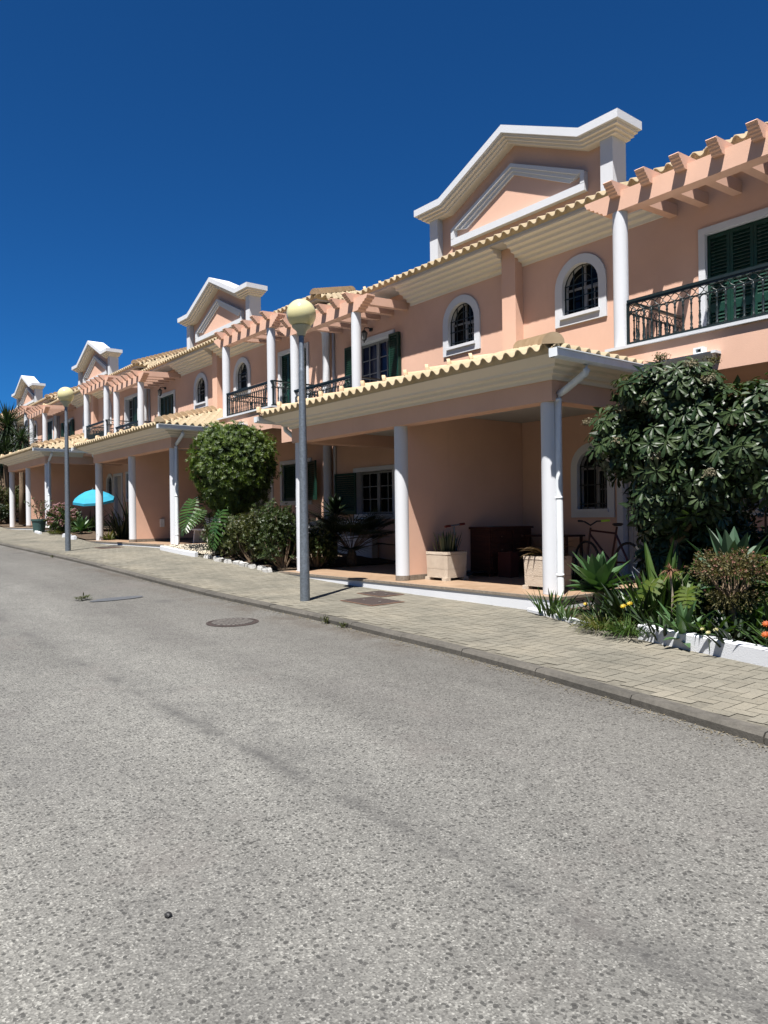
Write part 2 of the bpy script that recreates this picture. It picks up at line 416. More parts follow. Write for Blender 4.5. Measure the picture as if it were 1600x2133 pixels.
xs = [-75 + i * .5 for i in range(int(100 / .5) + 1)]
mb = MB()
far = [-420, -240, -140, -95] + xs[::4] + [40, 80, 200, 420]
yy = [-420, -200, -90, -40, -26, -18, -13, -10, -8, -6.5, -5, 0, 5, 8, 12, 20, 40, 120, 420]
ADDED_BANK = lambda y: interp(y, [-420, -90, -40, -26, -18, -13, -10, -8, -6.5], [30, 22, 15, 11, 7.5, 4.6, 2.4, .9, 0])   # slope added behind the camera, out of view, to cut low sky light
n = len(far)
for y in yy:
    for x in far: mb.v.append((x, y, zk(max(-75, min(25, x))) - .32 + ADDED_BANK(y) if abs(y) < 60 else -1.4 + ADDED_BANK(y)))
for j in range(len(yy) - 1):
    for i in range(n - 1):
        a = j * n + i; mb.f.append((a, a + 1, a + n + 1, a + n))
struct('ground', mb, M['ground'], True)
mb = MB(); rows = 24
for x in xs:
    ky = kerb_y(x) + .02
    for j in range(rows + 1):
        t = j / rows; y = ky - (1 - t) ** 1.6 * (ky + 4.5); mb.v.append((x, y, road_z(x, y)))
for i in range(len(xs) - 1):
    for j in range(rows):
        a = i * (rows + 1) + j; mb.f.append((a, a + rows + 1, a + rows + 2, a + 1))
struct('road', mb, M['asphalt'], True)
mb = MB(); ys_ = [0, .08, .16, .25, .4, .55, .7, .85, 1.0, 1.35]
for x in xs:
    ky = kerb_y(x) + .11
    for t in ys_: y = ky + t * (7.45 - ky); mb.v.append((x, y, pave_z(x, y) - .004))
n = len(ys_)
for i in range(len(xs) - 1):
    for j in range(n - 1):
        a = i * n + j; mb.f.append((a, a + n, a + n + 1, a + 1))
struct('pavement', mb, M['joint'], True)
# herringbone pavers lie on the bedding sheet
mb = MB(); U = .105; ang = R(2)
def paver(cx, cy, hx, hy):
    g = .0028; jz = random.uniform(-.0012, .0012)
    p = [(cx - hx + g, cy - hy + g), (cx + hx - g, cy - hy + g), (cx + hx - g, cy + hy - g), (cx - hx + g, cy + hy - g)]
    mb.poly([(x, y, pave_z(x, y) + .001 + jz) for x, y in p])
i0, i1 = int(-44 / U), int(7 / U)
for i in range(i0, i1):
    for j in range(int(1.5 / U), int(7.55 / U)):
        k = (i - j) % 4
        if k == 0: cx, cy, hx, hy = (i + 1) * U, (j + .5) * U, U, U * .5
        elif k == 3: cx, cy, hx, hy = (i + .5) * U, (j + 1) * U, U * .5, U
        else: continue
        if cy - hy < kerb_y(cx) + .115 or cy > 7.5: continue
        paver(cx, cy, hx, hy)
o = link('paver_surface', mb.mesh('paver_surface', M['paver'])); o['kind'] = 'structure'
# kerb stones
mb = MB(); x = -70.0
while x < 14:
    x2 = x + 1.0; jz = random.uniform(-.004, .004); a = []
    for xx in (x + .005, x2 - .005):
        y = kerb_y(xx); z = zk(xx) + .006 + jz; d = .12
        a.append([(xx, y + .004, z - .2), (xx, y, z - .022), (xx, y + .02, z), (xx, y + d, z), (xx, y + d, z - .2)])
    b = len(mb.v); mb.v += a[0] + a[1]
    for i in range(4): mb.f.append((b + i, b + i + 5, b + i + 6, b + i + 1))
    mb.f.append((b, b + 1, b + 2, b + 3, b + 4)); mb.f.append((b + 9, b + 8, b + 7, b + 6, b + 5))
    x = x2
struct('kerb', mb, M['kerb'])
# soil beds (between the carports, and the planted bed on the right)
def soil(poly):
    mb = MB(); c = (sum(p[0] for p in poly) / len(poly), sum(p[1] for p in poly) / len(poly))
    pts = []
    for i in range(len(poly)):
        a, b = poly[i], poly[(i + 1) % len(poly)]
        for t in range(6): pts.append((a[0] + (b[0] - a[0]) * t / 6, a[1] + (b[1] - a[1]) * t / 6))
    n = len(pts)
    for s in (1, .66, .33):
        for x, y in pts:
            X, Y = c[0] + (x - c[0]) * s, c[1] + (y - c[1]) * s
            mb.v.append((X, Y, pave_z(X, Y) + .05 + (0 if s == 1 else random.uniform(0, .05))))
    for k in range(2):
        for i in range(n):
            j = (i + 1) % n; mb.f.append((k * n + i, k * n + j, (k + 1) * n + j, (k + 1) * n + i))
    mb.f.append(tuple(2 * n + i for i in range(n)))
    struct('soil_bed', mb, M['soil'], True)
XC0, LP, ST = -9.219, 12.227, .395
soil([(-6.05, 7.36), (-4.9, 6.86), (-2.8, 6.33), (0.2, 5.65), (4, 4.6), (4, 10.57), (-5.86, 10.57), (-5.86, 7.6)])
for k in range(4):
    a, b = XC0 - k * LP - 3.37, XC0 - (k + 1) * LP + 3.37
    soil([(b, 7.42), (a, 7.42), (a, 10.57), (b, 10.57)])

# ------------------------------------------------------------------ the houses
YW = 10.58
ORG = (0, 7.4, -1.04)
CACHE = {}
def hp(name, key, fn, mat, parent, smooth=False):
    if key not in CACHE:
        mb = MB(); fn(mb); CACHE[key] = mb.mesh(name, mat, ORG, smooth)
    return link(name, CACHE[key], parent)
def hp_me(name, key, fn, parent):
    if key not in CACHE: CACHE[key] = fn()
    return link(name, CACHE[key], parent)
def hempty(name, parent):
    o = bpy.data.objects.new(name, None); COL.objects.link(o); o.parent = parent; return o
def mx(sg, a, b): return (a, b) if sg > 0 else (-b, -a)

def arch_pts(cx, hw, zb, spring, n=14):
    p = [(cx - hw, zb), (cx - hw, spring)]
    for i in range(1, n): t = math.pi * (1 - i / n); p.append((cx + hw * math.cos(t), spring + hw * math.sin(t)))
    return p + [(cx + hw, spring), (cx + hw, zb)]
def rect_pts(x0, x1, z0, z1): return [(x0, z0), (x0, z1), (x1, z1), (x1, z0)]
def ring(mb, outer, inner, yf, yb, depth):
    n = len(outer)
    for i in range(n):
        j = (i + 1) % n; a, b, c, d = outer[i], outer[j], inner[j], inner[i]
        mb.quad((a[0], yf, a[1]), (b[0], yf, b[1]), (c[0], yf, c[1]), (d[0], yf, d[1]))
        mb.quad((a[0], yb, a[1]), (b[0], yb, b[1]), (b[0], yf, b[1]), (a[0], yf, a[1]))
        mb.quad((d[0], yf, d[1]), (c[0], yf, c[1]), (c[0], depth, c[1]), (d[0], depth, d[1]))
# openings: (x0, x1, z0, z1, spring or None)
def half_openings(sg):
    r = []
    for a, b, c, d, s in ((1.07, 1.82, 3.44, 4.295, 3.92), (3.67, 5.02, 2.31, 4.10, None), (1.34, 1.94, .07, 1.08, .78),
                          (2.23, 3.08, -1.03, 1.05, None), (3.70, 5.08, .05, 1.07, None)):
        x0, x1 = mx(sg, a, b); r.append((x0, x1, c, d, s))
    return r
def wall_mesh(mb):
    ops = half_openings(1) + half_openings(-1)
    X = sorted({-6.11, 6.11} | {o[0] for o in ops} | {o[1] for o in ops}); Z = sorted({-1.7, 4.934} | {o[2] for o in ops} | {o[3] for o in ops})
    for i in range(len(X) - 1):
        for j in range(len(Z) - 1):
            cx, cz = (X[i] + X[i + 1]) / 2, (Z[j] + Z[j + 1]) / 2
            if any(o[0] < cx < o[1] and o[2] < cz < o[3] for o in ops): continue
            mb.quad((X[i], YW, Z[j]), (X[i + 1], YW, Z[j]), (X[i + 1], YW, Z[j + 1]), (X[i], YW, Z[j + 1]))
    for o in ops:
        if o[4] is None: continue
        c = (o[0] + o[1]) / 2; hw = (o[1] - o[0]) / 2
        pts = arch_pts(c, hw, o[2], o[4])[1:-1]
        mid = len(pts) // 2
        for i in range(len(pts) - 1):
            cor = (o[0], o[3]) if i < mid else (o[1], o[3])
            mb.poly([(pts[i][0], YW, pts[i][1]), (pts[i + 1][0], YW, pts[i + 1][1]), (cor[0], YW, cor[1])])
    mb.box(-6.11, 6.11, YW + .22, 18.6, -1.7, 4.932)
    for x in (-6.11, 6.11):
        mb.quad((x, YW, -1.7), (x, YW + .22, -1.7), (x, YW + .22, 4.934), (x, YW, 4.934))

def tile_slope(org, u, v, U, V, clips, p=.20, c=.34, thick=.026):
    u = Vector(u).normalized(); v = Vector(v).normalized(); n = u.cross(v).normalized(); org = Vector(org)
    nu = int(round(U / p)) * 8; nc = max(1, int(round(V / c)))
    bm = bmesh.new(); grid = []
    for j in range(nc):
        for e, lift in ((0, .028), (1, .004)):
            row = []
            for i in range(nu + 1):
                t = (i / 8) % 1.0
                h = .062 * math.sin(math.pi * t / .60) ** .85 if t < .60 else -.016 * math.sin(math.pi * (t - .60) / .40)
                row.append(bm.verts.new(org + u * (U * i / nu) + v * (V * (j + e) / nc) + n * (h + lift + .02)))
            grid.append(row)
    for j in range(len(grid) - 1):
        for i in range(nu): bm.faces.new((grid[j][i], grid[j][i + 1], grid[j + 1][i + 1], grid[j + 1][i]))
    # open tile ends at the eave: a thin lip
    lip = [bm.verts.new(w.co - n * thick) for w in grid[0]]
    inn = [bm.verts.new(w.co + v * .05) for w in lip]
    low = [bm.verts.new(org + u * (U * i / nu) + v * .05 - n * .03) for i in range(nu + 1)]
    for i in range(nu):
        bm.faces.new((lip[i], lip[i + 1], grid[0][i + 1], grid[0][i]))
        bm.faces.new((inn[i], inn[i + 1], lip[i + 1], lip[i]))
        bm.faces.new((low[i], low[i + 1], inn[i + 1], inn[i]))
    for pt, no in clips:
        bmesh.ops.bisect_plane(bm, geom=bm.verts[:] + bm.edges[:] + bm.faces[:], plane_co=pt, plane_no=no, clear_outer=True, dist=1e-5)
    return bm
def slopes_mesh(name, specs, mat):
    me = bpy.data.meshes.new(name); tot = bmesh.new()
    for s in specs:
        bm = tile_slope(*s); tmp = bpy.data.meshes.new('tmp'); bm.to_mesh(tmp); bm.free(); tot.from_mesh(tmp); bpy.data.meshes.remove(tmp)
    bmesh.ops.translate(tot, verts=tot.verts[:], vec=(-ORG[0], -ORG[1], -ORG[2]))
    tot.to_mesh(me); tot.free(); me.materials.append(mat); me.shade_smooth(); return me
def hip_tiles(mb, a, b, r=.105, ln=.40):
    a = Vector(a); b = Vector(b); d = b - a; N = max(1, int(d.length / ln)); d.normalize()
    sd = d.cross(Vector((0, 0, 1))).normalized(); w = sd.cross(d)
    for i in range(N):
        p0 = a + d * (i * ln); p1 = p0 + d * (ln * 1.04); rings = []
        for p, rr, lift in ((p0, r * 1.38, .045), (p0 + d * .06, r * 1.32, .042), (p0 + d * .075, r * 1.04, .012), (p1, r * .86, -.016)):
            rings.append([p + sd * (rr * math.cos(t)) + w * (rr * math.sin(t) + lift - .02) for t in [math.pi * k / 8 for k in range(9)]])
        for q_ in range(3):
            for k in range(8):
                mb.quad(*[tuple(x) for x in (rings[q_][k], rings[q_][k + 1], rings[q_ + 1][k + 1], rings[q_ + 1][k])])
        mb.poly([tuple(x) for x in rings[0]])

MT = .45  # main roof slope
EZ, EY, EX, BY = 4.975, 9.99, 6.36, 18.9
RUN = (BY - EY) / 2
def main_roof():
    sl = math.hypot(1, MT)
    d1 = Vector((1, -1, 0)); specs = []
    fl, fr = (-EX, EY, 0), (EX, EY, 0); bl, br = (-EX, BY, 0), (EX, BY, 0)
    specs.append(((-EX, EY, EZ), (1, 0, 0), (0, 1, MT), 2 * EX, RUN * sl, [(fl, (-1, 1, 0)), (fr, (1, 1, 0))]))
    specs.append(((EX, EY, EZ), (0, 1, 0), (-1, 0, MT), BY - EY, RUN * sl, [(fr, (-1, -1, 0)), (br, (-1, 1, 0))]))
    specs.append(((-EX, BY, EZ), (0, -1, 0), (1, 0, MT), BY - EY, RUN * sl, [(fl, (1, -1, 0)), (bl, (1, 1, 0))]))
    specs.append(((EX, BY, EZ), (-1, 0, 0), (0, -1, MT), 2 * EX, RUN * sl, [(bl, (-1, -1, 0)), (br, (1, -1, 0))]))
    return slopes_mesh('roof', specs, M['tile'])
ZT = EZ + RUN * MT
MAINHIPS = [((sx * EX, y0, EZ + .05), (sx * (EX - RUN), y0 + sy * RUN, ZT + .05)) for sx in (-1, 1) for y0, sy in ((EY, 1), (BY, -1))]
MAINHIPS.append(((-(EX - RUN), EY + RUN, ZT + .05), (EX - RUN, EY + RUN, ZT + .05)))
CE, CEY, CEZ, CAZ = 3.58, 7.12, 1.97, 3.02
def carport_roof():
    rx, ry = CE - .02, YW - CEY; hz = CAZ - CEZ
    A = Vector((-CE, CEY, 0)); B = Vector((CE, CEY, 0)); T = Vector((0, YW, 0))
    nl = Vector((-(T - A).y, (T - A).x, 0)); nr = Vector(((T - B).y, -(T - B).x, 0))
    wall = ((0, YW - .002, 0), (0, 1, 0))
    specs = [((-CE, CEY, CEZ), (1, 0, 0), (0, ry, hz), 2 * CE, math.hypot(ry, hz), [(A, nl), (B, nr), wall]),
             ((CE, CEY, CEZ), (0, 1, 0), (-CE, 0, hz), ry, math.hypot(CE, hz), [(B, -nr), wall]),
             ((-CE, YW, CEZ), (0, -1, 0), (CE, 0, hz), ry, math.hypot(CE, hz), [(A, -nl), wall])]
    return slopes_mesh('carport_roof', specs, M['tile'])
def carport_hip(s):
    return lambda mb: hip_tiles(mb, (s * CE, CEY, CEZ + .05), (s * .05, YW - .06, CAZ + .04), .1, .42)

def profile_sweep(mb, hx, yf, yb, prof):
    """moulding round three sides of the carport; prof: (out, z) from wall outwards"""
    def path(o): return [(hx + o, yb), (hx + o, yf - o), (-hx - o, yf - o), (-hx - o, yb)]
    for (o0, z0), (o1, z1) in zip(prof, prof[1:]):
        a, b = path(o0), path(o1)
        for i in range(3):
            mb.quad((*a[i], z0), (*a[i + 1], z0), (*b[i + 1], z1), (*b[i], z1))
    for s in (1, -1):
        mb.poly([(s * (hx + o), yb, z) for o, z in prof] + [(s * hx, yb, prof[-1][1])])

# gable
def gable_wall(mb):
    mb.prism_y([(-2.18, 4.95), (2.18, 4.95), (2.18, 6.16), (1.66, 6.16), (0, 6.90), (-1.66, 6.16), (-2.18, 6.16)], YW, 10.80)
def band(mb, topz, botz, xo, y0, y1):
    def ol(dz): return [(-2.45 + xo, 6.40 - dz), (-1.70 + dz * .21, 6.40 - dz), (0, 7.17 - dz * 1.04), (1.70 - dz * .21, 6.40 - dz), (2.45 - xo, 6.40 - dz)]
    top, bot = ol(topz), ol(botz)
    for i in range(4):
        a, b, c, d = top[i], top[i + 1], bot[i + 1], bot[i]
        mb.hexa([(d[0], y0, d[1]), (c[0], y0, c[1]), (c[0], y1, c[1]), (d[0], y1, d[1]), (a[0], y0, a[1]), (b[0], y0, b[1]), (b[0], y1, b[1]), (a[0], y1, a[1])])
def gable_cap(mb): band(mb, 0, .135, 0, 10.215, 10.90)
def gable_mould(mb):
    band(mb, .137, .182, .055, 10.275, 10.87); band(mb, .184, .226, .11, 10.335, 10.85); band(mb, .228, .265, .165, 10.395, 10.83)
def gable_pil(s):
    def f(mb):
        x0, x1 = mx(s, 1.97, 2.205); mb.box(x0, x1, 10.435, 10.81, 4.95, 6.136)
    return f
def gable_tri(mb):
    def tri(k): return [(-1.62 + k * 1.9, 5.50), (-1.62 + k * 1.9, 5.80 - k * .35), (0, 6.535 - k * 1.0), (1.62 - k * 1.9, 5.80 - k * .35), (1.62 - k * 1.9, 5.50)]
    def strip(k0, k1, y):
        a, b = tri(k0), tri(k1)
        for i in range(1, 3): mb.prism_y([a[i], a[i + 1], b[i + 1], b[i]], y, YW - .001)
    strip(0, .068, 10.47); strip(.068, .132, 10.505); strip(.132, .192, 10.54)
    mb.box(-1.62, 1.62, 10.475, YW - .001, 5.47, 5.60)
    for s in (-1, 1):
        x0, x1 = mx(s, 1.535, 1.618); mb.box(x0, x1, 10.472, YW - .001, 5.601, 5.80)
def cornice(s):
    def f(mb):
        x0, x1 = mx(s, .166, 3.0); y, z = YW, 4.60
        pts = [(YW, 4.933), (YW, 4.585)]
        for i in range(5):
            yy_ = YW - .025 - i * .101; z0 = 4.585 + i * .064
            pts += [(yy_, z0), (yy_ - .004, z0 + .050), (yy_ - .022, z0 + .064)]
        pts += [(10.06, 4.906), (10.06, 4.933)]
        mb.prism_x(pts, x0, x1)
    return f
def stepped(x, d, z0, z1, n, out, y0, y1, mb):
    """corbelled end of a beam: n notches, longest at the top"""
    h = (z1 - z0) / (n + 1)
    pts = [(x, z0)]
    for i in range(n):
        pts += [(x + d * out * (i + .6) / n, z0 + h * (i + .25)), (x + d * out * (i + .75) / n, z0 + h * (i + 1))]
    pts += [(x + d * out, z0 + h * n + h * .3), (x + d * out, z1), (x, z1)]
    mb.prism_y(pts, y0, y1)
def pbeam(s):
    def f(mb):
        x0, x1 = mx(s, 2.98, 5.74); mb.box(x0, x1, 9.09, 9.29, 4.25, 4.52)
        stepped(x0, -1, 4.25, 4.52, 5, .35, 9.09, 9.29, mb); stepped(x1, 1, 4.25, 4.52, 5, .35, 9.09, 9.29, mb)
    return f
def rafter(s, x):
    def f(mb):
        a, b = s * x - .068, s * x + .068
        zb = lambda y: 4.435 + (y - 8.87) * .056
        pts = [(YW, zb(YW)), (9.03, zb(9.03))]
        for i in range(4): pts += [(9.03 - .036 * (i + .5), 4.445 + .033 * (i + .35)), (9.03 - .036 * (i + .7), 4.445 + .033 * (i + 1))]
        pts += [(8.868, 4.60), (8.885, 4.615), (YW, zb(YW) + .17)]
        mb.prism_x(pts, a, b)
    return f
def ucol(s, x):
    return lambda mb: mb.lathe(s * x, 9.19, [(.104, 2.312), (.105, 3.3), (.105, 4.248)], 28, False)
def lcol(x):
    return lambda mb: mb.lathe(x, 7.73, [(.116, -.96 if x == 0 else -1.038), (.115, .3), (.114, 1.458)], 28, False)
def balcony(s):
    def f(mb):
        x0, x1 = mx(s, 3.07, 5.90); mb.box(x0, x1, 9.0, YW - .002, 1.77, 2.268)
    return f
def ledge(s):
    def f(mb):
        x0, x1 = mx(s, 3.03, 5.94); mb.box(x0, x1, 8.955, YW - .004, 2.27, 2.31)
    return f
RZ0, RZ1, RY = 2.375, 2.97, 9.14
def handrail(s):
    def f(mb):
        a, b = mx(s, 3.29, 5.72)
        mb.box(a, b, RY - .03, RY + .03, RZ1 - .035, RZ1); mb.box(a, b, RY - .018, RY + .018, RZ1 - .062, RZ1 - .036)
        mb.box(a, b, RY - .015, RY + .015, RZ0 - .02, RZ0 + .008); mb.box(a, b, RY - .012, RY + .012, RZ1 - .175, RZ1 - .162)
        for x in (3.29, 5.72):
            x *= s
            mb.box(x - .025, x + .025, RY + .03, YW - .005, RZ1 - .036, RZ1 - .001); mb.box(x - .015, x + .015, RY + .02, YW - .005, RZ0 - .02, RZ0 + .008)
            mb.box(x - .012, x + .012, RY + .02, YW - .005, RZ1 - .175, RZ1 - .162)
            mb.box(x - .016, x + .016, RY - .016, RY + .016, 2.312, RZ1 - .036)
        for x in (3.9, 4.5, 5.1): mb.lathe(s * x, RY, [(.012, 2.312), (.02, 2.33), (.012, RZ0 - .02)], 6)
    return f
def frieze_bits(mb, P, n, along):
    a = Vector(P[0]); b = Vector(P[1]); d = (b - a) / n
    for i in range(n):
        p = a + d * i; z0, z1 = RZ1 - .162, RZ1 - .062; N = 7
        for rev in (0, 1):
            pts = []
            for k in range(N):
                t = k / (N - 1); sx = math.sin(math.pi * t) * .5 + .0
                c = p + d * (sx if not rev else 1 - sx); pts.append((c.x, c.y, z0 + (z1 - z0) * t))
            mb.tube(pts, .0065, 4, False)
        # arch below the frieze
        pts = []
        for k in range(7):
            t = math.pi * k / 6; c = p + d * (.5 - .5 * math.cos(t)); pts.append((c.x, c.y, RZ1 - .235 + .06 * math.sin(t)))
        mb.tube(pts, .0075, 4, False)
def frieze(s):
    def f(mb):
        frieze_bits(mb, ((s * 3.31, RY, 0), (s * 5.70, RY, 0)), 21, 0)
        for x in (3.29, 5.72): frieze_bits(mb, ((s * x, RY + .03, 0), (s * x, YW - .02, 0)), 12, 1)
    return f
BPROF = [(.009, RZ0), (.022, RZ0 + .012), (.024, RZ0 + .03), (.012, RZ0 + .045), (.02, RZ0 + .075), (.011, RZ0 + .095), (.020, RZ0 + .16), (.0105, RZ0 + .215), (.016, RZ0 + .225), (.0105, RZ0 + .235),
         (.0125, RZ0 + .33), (.02, RZ0 + .345), (.012, RZ0 + .36), (.018, RZ0 + .39), (.009, RZ1 - .162)]
def bal_spots(s):
    r = [(s * (3.31 + 2.39 * i / 21), RY) for i in range(1, 21)]
    for x in (3.29, 5.72): r += [(s * x, RY + .03 + (YW - RY - .05) * i / 12) for i in range(1, 12)]
    return r
BAL = None
def shutter_mesh(mb, w, z0, z1, mid=None):
    """leaf in local coords: hinge at x=0, extends +x, thickness in y 0..-.035"""
    st = .045
    mb.box(0, st, -.035, 0, z0, z1); mb.box(w - st, w, -.035, 0, z0, z1)
    rails = [(z0, z0 + .09), (z1 - .06, z1)]
    if mid: rails.insert(1, (mid - .06, mid + .06))
    for a, b in rails: mb.box(st, w - st, -.034, -.001, a, b)
    edges = [(rails[i][1], rails[i + 1][0]) for i in range(len(rails) - 1)]
    for a, b in edges:
        n = max(1, int((b - a) / .05))
        for i in range(n):
            z = a + (b - a) * (i + .5) / n
            mb.hexa([(st, -.034, z - .026), (w - st, -.034, z - .026), (w - st, -.030, z - .030), (st, -.030, z - .030),
                     (st, -.006, z + .022), (w - st, -.006, z + .022), (w - st, -.002, z + .018), (st, -.002, z + .018)])
def shutter(parent, key, w, z0, z1, mid, hx, y, ang):
    me = CACHE.get(key)
    if me is None:
        mb = MB(); shutter_mesh(mb, w, z0, z1, mid); me = CACHE[key] = mb.mesh('shutter', M['green'], (0, 0, ORG[2]))
    o = link('shutter', me, parent, (hx, y - ORG[1], 0)); o.rotation_euler = (0, 0, ang); return o
def panes_grid(mb, x0, x1, z0, z1, nx, nz, y, t=.018, fr=.045):
    mb.box(x0, x0 + fr, y, y + .04, z0, z1); mb.box(x1 - fr, x1, y, y + .04, z0, z1)
    mb.box(x0 + fr, x1 - fr, y, y + .04, z0, z0 + fr); mb.box(x0 + fr, x1 - fr, y, y + .04, z1 - fr, z1)
    for i in range(1, nx):
        x = x0 + fr + (x1 - x0 - 2 * fr) * i / nx; mb.box(x - t / 2, x + t / 2, y + .005, y + .03, z0 + fr, z1 - fr)
    for j in range(1, nz):
        z = z0 + fr + (z1 - z0 - 2 * fr) * j / nz; mb.box(x0 + fr, x1 - fr, y + .008, y + .028, z - t / 2, z + t / 2)

def arched_window(h, s, tagk, cx, hw, zb, spring, rw, sill):
    cx *= s; key = '%s%d' % (tagk, s)
    out = arch_pts(cx, hw + rw, zb - sill, spring); inn = arch_pts(cx, hw, zb, spring)
    w = hp('arched_window', 'aw' + key, lambda mb: (ring(mb, out, inn, YW - .035, YW, YW + .2), mb.box(cx - hw - .03, cx + hw + .03, YW - .075, YW + .1, zb - .045, zb + .012)), M['white'], h)
    hp('pane', 'ap' + key, lambda mb: mb.poly([(x, YW + .16, z) for x, z in inn]), M['glass'], w)
    def sash(mb):
        y = YW + .125
        mb.box(cx - .02, cx + .02, y, y + .03, zb, spring + hw * .97)
        mb.box(cx - hw, cx + hw, y + .002, y + .028, spring - .02, spring + .015)
        x0, x1 = cx + .02, cx + hw; panes_grid(mb, x0, x1, zb, spring - .02, 2, 2, y - .02, .016, .035)
        mb.box(cx - hw, cx - .022, y, y + .03, zb, zb + .05)
    hp('sash', 'as' + key, sash, M['sash'], w)
    def grille(mb):
        y = YW + .05
        for i in range(5):
            x = cx - hw + 2 * hw * i / 4; x = max(cx - hw + .012, min(cx + hw - .012, x))
            top = spring + math.sqrt(max(0, hw * hw - (x - cx) ** 2))
            mb.box(x - .009, x + .009, y, y + .018, zb, top)
        for i in range(3):
            z = zb + .1 + (spring - zb) * i / 2.2; mb.box(cx - hw, cx + hw, y - .008, y - .001, z - .01, z + .01)
        pts = [(x, y + .005, z) for x, z in arch_pts(cx, hw - .012, zb, spring)]
        mb.tube(pts, .011, 5, False); mb.tube([(x, y + .005, z) for x, z in arch_pts(cx, hw * .55, spring - .02, spring)], .008, 4, False)
    hp('grille', 'ag' + key, grille, M['iron'], w)

def rect_unit(h, s, nm, key, a, b, zb, zt, fw_, states, mid, leaves, nz, curtain=False, sill=False):
    """opening with white surround, glazed sash and louvred leaves; states: list of (hinge, angle) in mirrored units"""
    x0, x1 = mx(s, a, b); k = key + str(s)
    zb2 = zb - (.10 if sill else 0)
    out = rect_pts(x0 - fw_, x1 + fw_, zb2, zt + fw_); inn = rect_pts(x0, x1, zb, zt)
    w = hp(nm, 'rs' + k, lambda mb: (ring(mb, out, inn, YW - .03, YW, YW + .2), mb.box(x0 - .02, x1 + .02, YW - .07, YW + .1, zb - .04, zb + .01) if sill else None), M['white'], h)
    hp('pane', 'rp%s%d' % (k, curtain), lambda mb: mb.quad((x0, YW + .17, zb), (x1, YW + .17, zb), (x1, YW + .17, zt), (x0, YW + .17, zt)), M['curtain'] if curtain else M['glass'], w)
    c = (x0 + x1) / 2
    def sash(mb):
        panes_grid(mb, x0 + .01, c - .004, zb + .02, zt - .01, 2, nz, YW + .12); panes_grid(mb, c + .004, x1 - .01, zb + .02, zt - .01, 2, nz, YW + .12)
    hp('sash', 'rg' + k, sash, M['sash'], w)
    lw = (x1 - x0) / leaves
    for i, stt in enumerate(states):
        if stt is None: continue
        if stt == 'closed':
            shutter(w, 'sh' + key, lw - .004, zb + .012, zt - .01, mid, x0 + i * lw + .002, YW + .075, 0)
        elif stt == 'flatL':   # folded open against the wall, left of the opening
            for q_ in range(max(1, leaves // 4 * 2)): shutter(w, 'sh' + key, lw - .004, zb + .012, zt - .01, mid, x0 - .006 - lw, YW - .035 - .042 * q_, R(-6) * 0)
        elif stt == 'flatR':
            for q_ in range(max(1, leaves // 4 * 2)): shutter(w, 'sh' + key, lw - .004, zb + .012, zt - .01, mid, x1 + .006, YW - .035 - .042 * q_, 0)
        elif stt == 'ajarR':
            shutter(w, 'sh' + key, lw - .004, zb + .012, zt - .01, mid, x1, YW - .03, R(-16))
        elif stt == 'ajarL':
            shutter(w, 'sh' + key, lw - .004, zb + .012, zt - .01, mid, x0 - lw * .97, YW - .16, R(12))
    return w

def gutter(s):
    def f(mb):
        a = s * 3.56
        pts = [(0, 1.985), (0, 1.90), (.02, 1.868), (.085, 1.862), (.115, 1.89), (.12, 1.972), (.135, 1.972), (.135, 1.985), (.105, 1.985), (.10, 1.905), (.02, 1.895), (.015, 1.985)]
        n = len(mb.v); y0, y1 = 7.06, 8.99; k = len(pts)
        for y in (y0, y1): mb.v += [(a + s * o, y, z) for o, z in pts]
        for i in range(k): j = (i + 1) % k; mb.f.append((n + i, n + k + i, n + k + j, n + j))
        for y in (y0, y1 - .004): mb.box(*mx(s, 3.565, 3.685), y, y + .004, 1.875, 1.98)
        # return along the balcony face with a square scupper above it
        x0, x1 = mx(s, 3.70, 4.62); mb.prism_x([(8.998, 1.84), (8.86, 1.965), (8.85, 1.985), (8.998, 1.987)], x0, x1)
        x0, x1 = mx(s, 4.622, 4.68); mb.box(x0, x1, 8.855, 8.998, 1.962, 1.995)
        for (p0, p1, z0, z1) in ((4.37, 4.40, 1.99, 2.075), (4.47, 4.50, 1.99, 2.075), (4.40, 4.47, 1.99, 2.01), (4.40, 4.47, 2.055, 2.075)):
            x0, x1 = mx(s, p0, p1); mb.box(x0, x1, 8.9, 8.998, z0, z1)
    return f
def spout(s):
    def f(mb):
        P = [(3.61, 7.73, 1.87), (3.61, 7.73, 1.80), (3.595, 7.73, 1.76), (3.30, 7.73, 1.60), (3.185, 7.73, 1.55), (3.165, 7.73, 1.49), (3.165, 7.73, .4), (3.165, 7.73, -.98), (3.175, 7.72, -1.06), (3.235, 7.66, -1.12), (3.26, 7.55, -1.15)]
        mb.tube([(s * x, y, z) for x, y, z in P], .046, 12, False)
        for z in (1.46, .2, -.8): mb.lathe(s * 3.165, 7.73, [(.046, z - .002), (.051, z), (.051, z + .03), (.046, z + .032)], 12, False)
    return f
def downpipe(s):
    def f(mb):
        x = s * 6.13
        mb.tube([(x, 10.2, 4.84), (x, 10.35, 4.74), (x, 10.45, 4.60), (x, 10.45, 3), (x, 10.45, 1), (x, 10.45, -1.06)], .105, 16, False)
        for z in (3.3, 2.2, .4): mb.lathe(x, 10.45, [(.105, z - .002), (.113, z), (.113, z + .05), (.105, z + .052)], 16, False)
        mb.box(*mx(s, 5.91, 5.96), 10.52, 10.578, -1.0, 4.8)
    return f
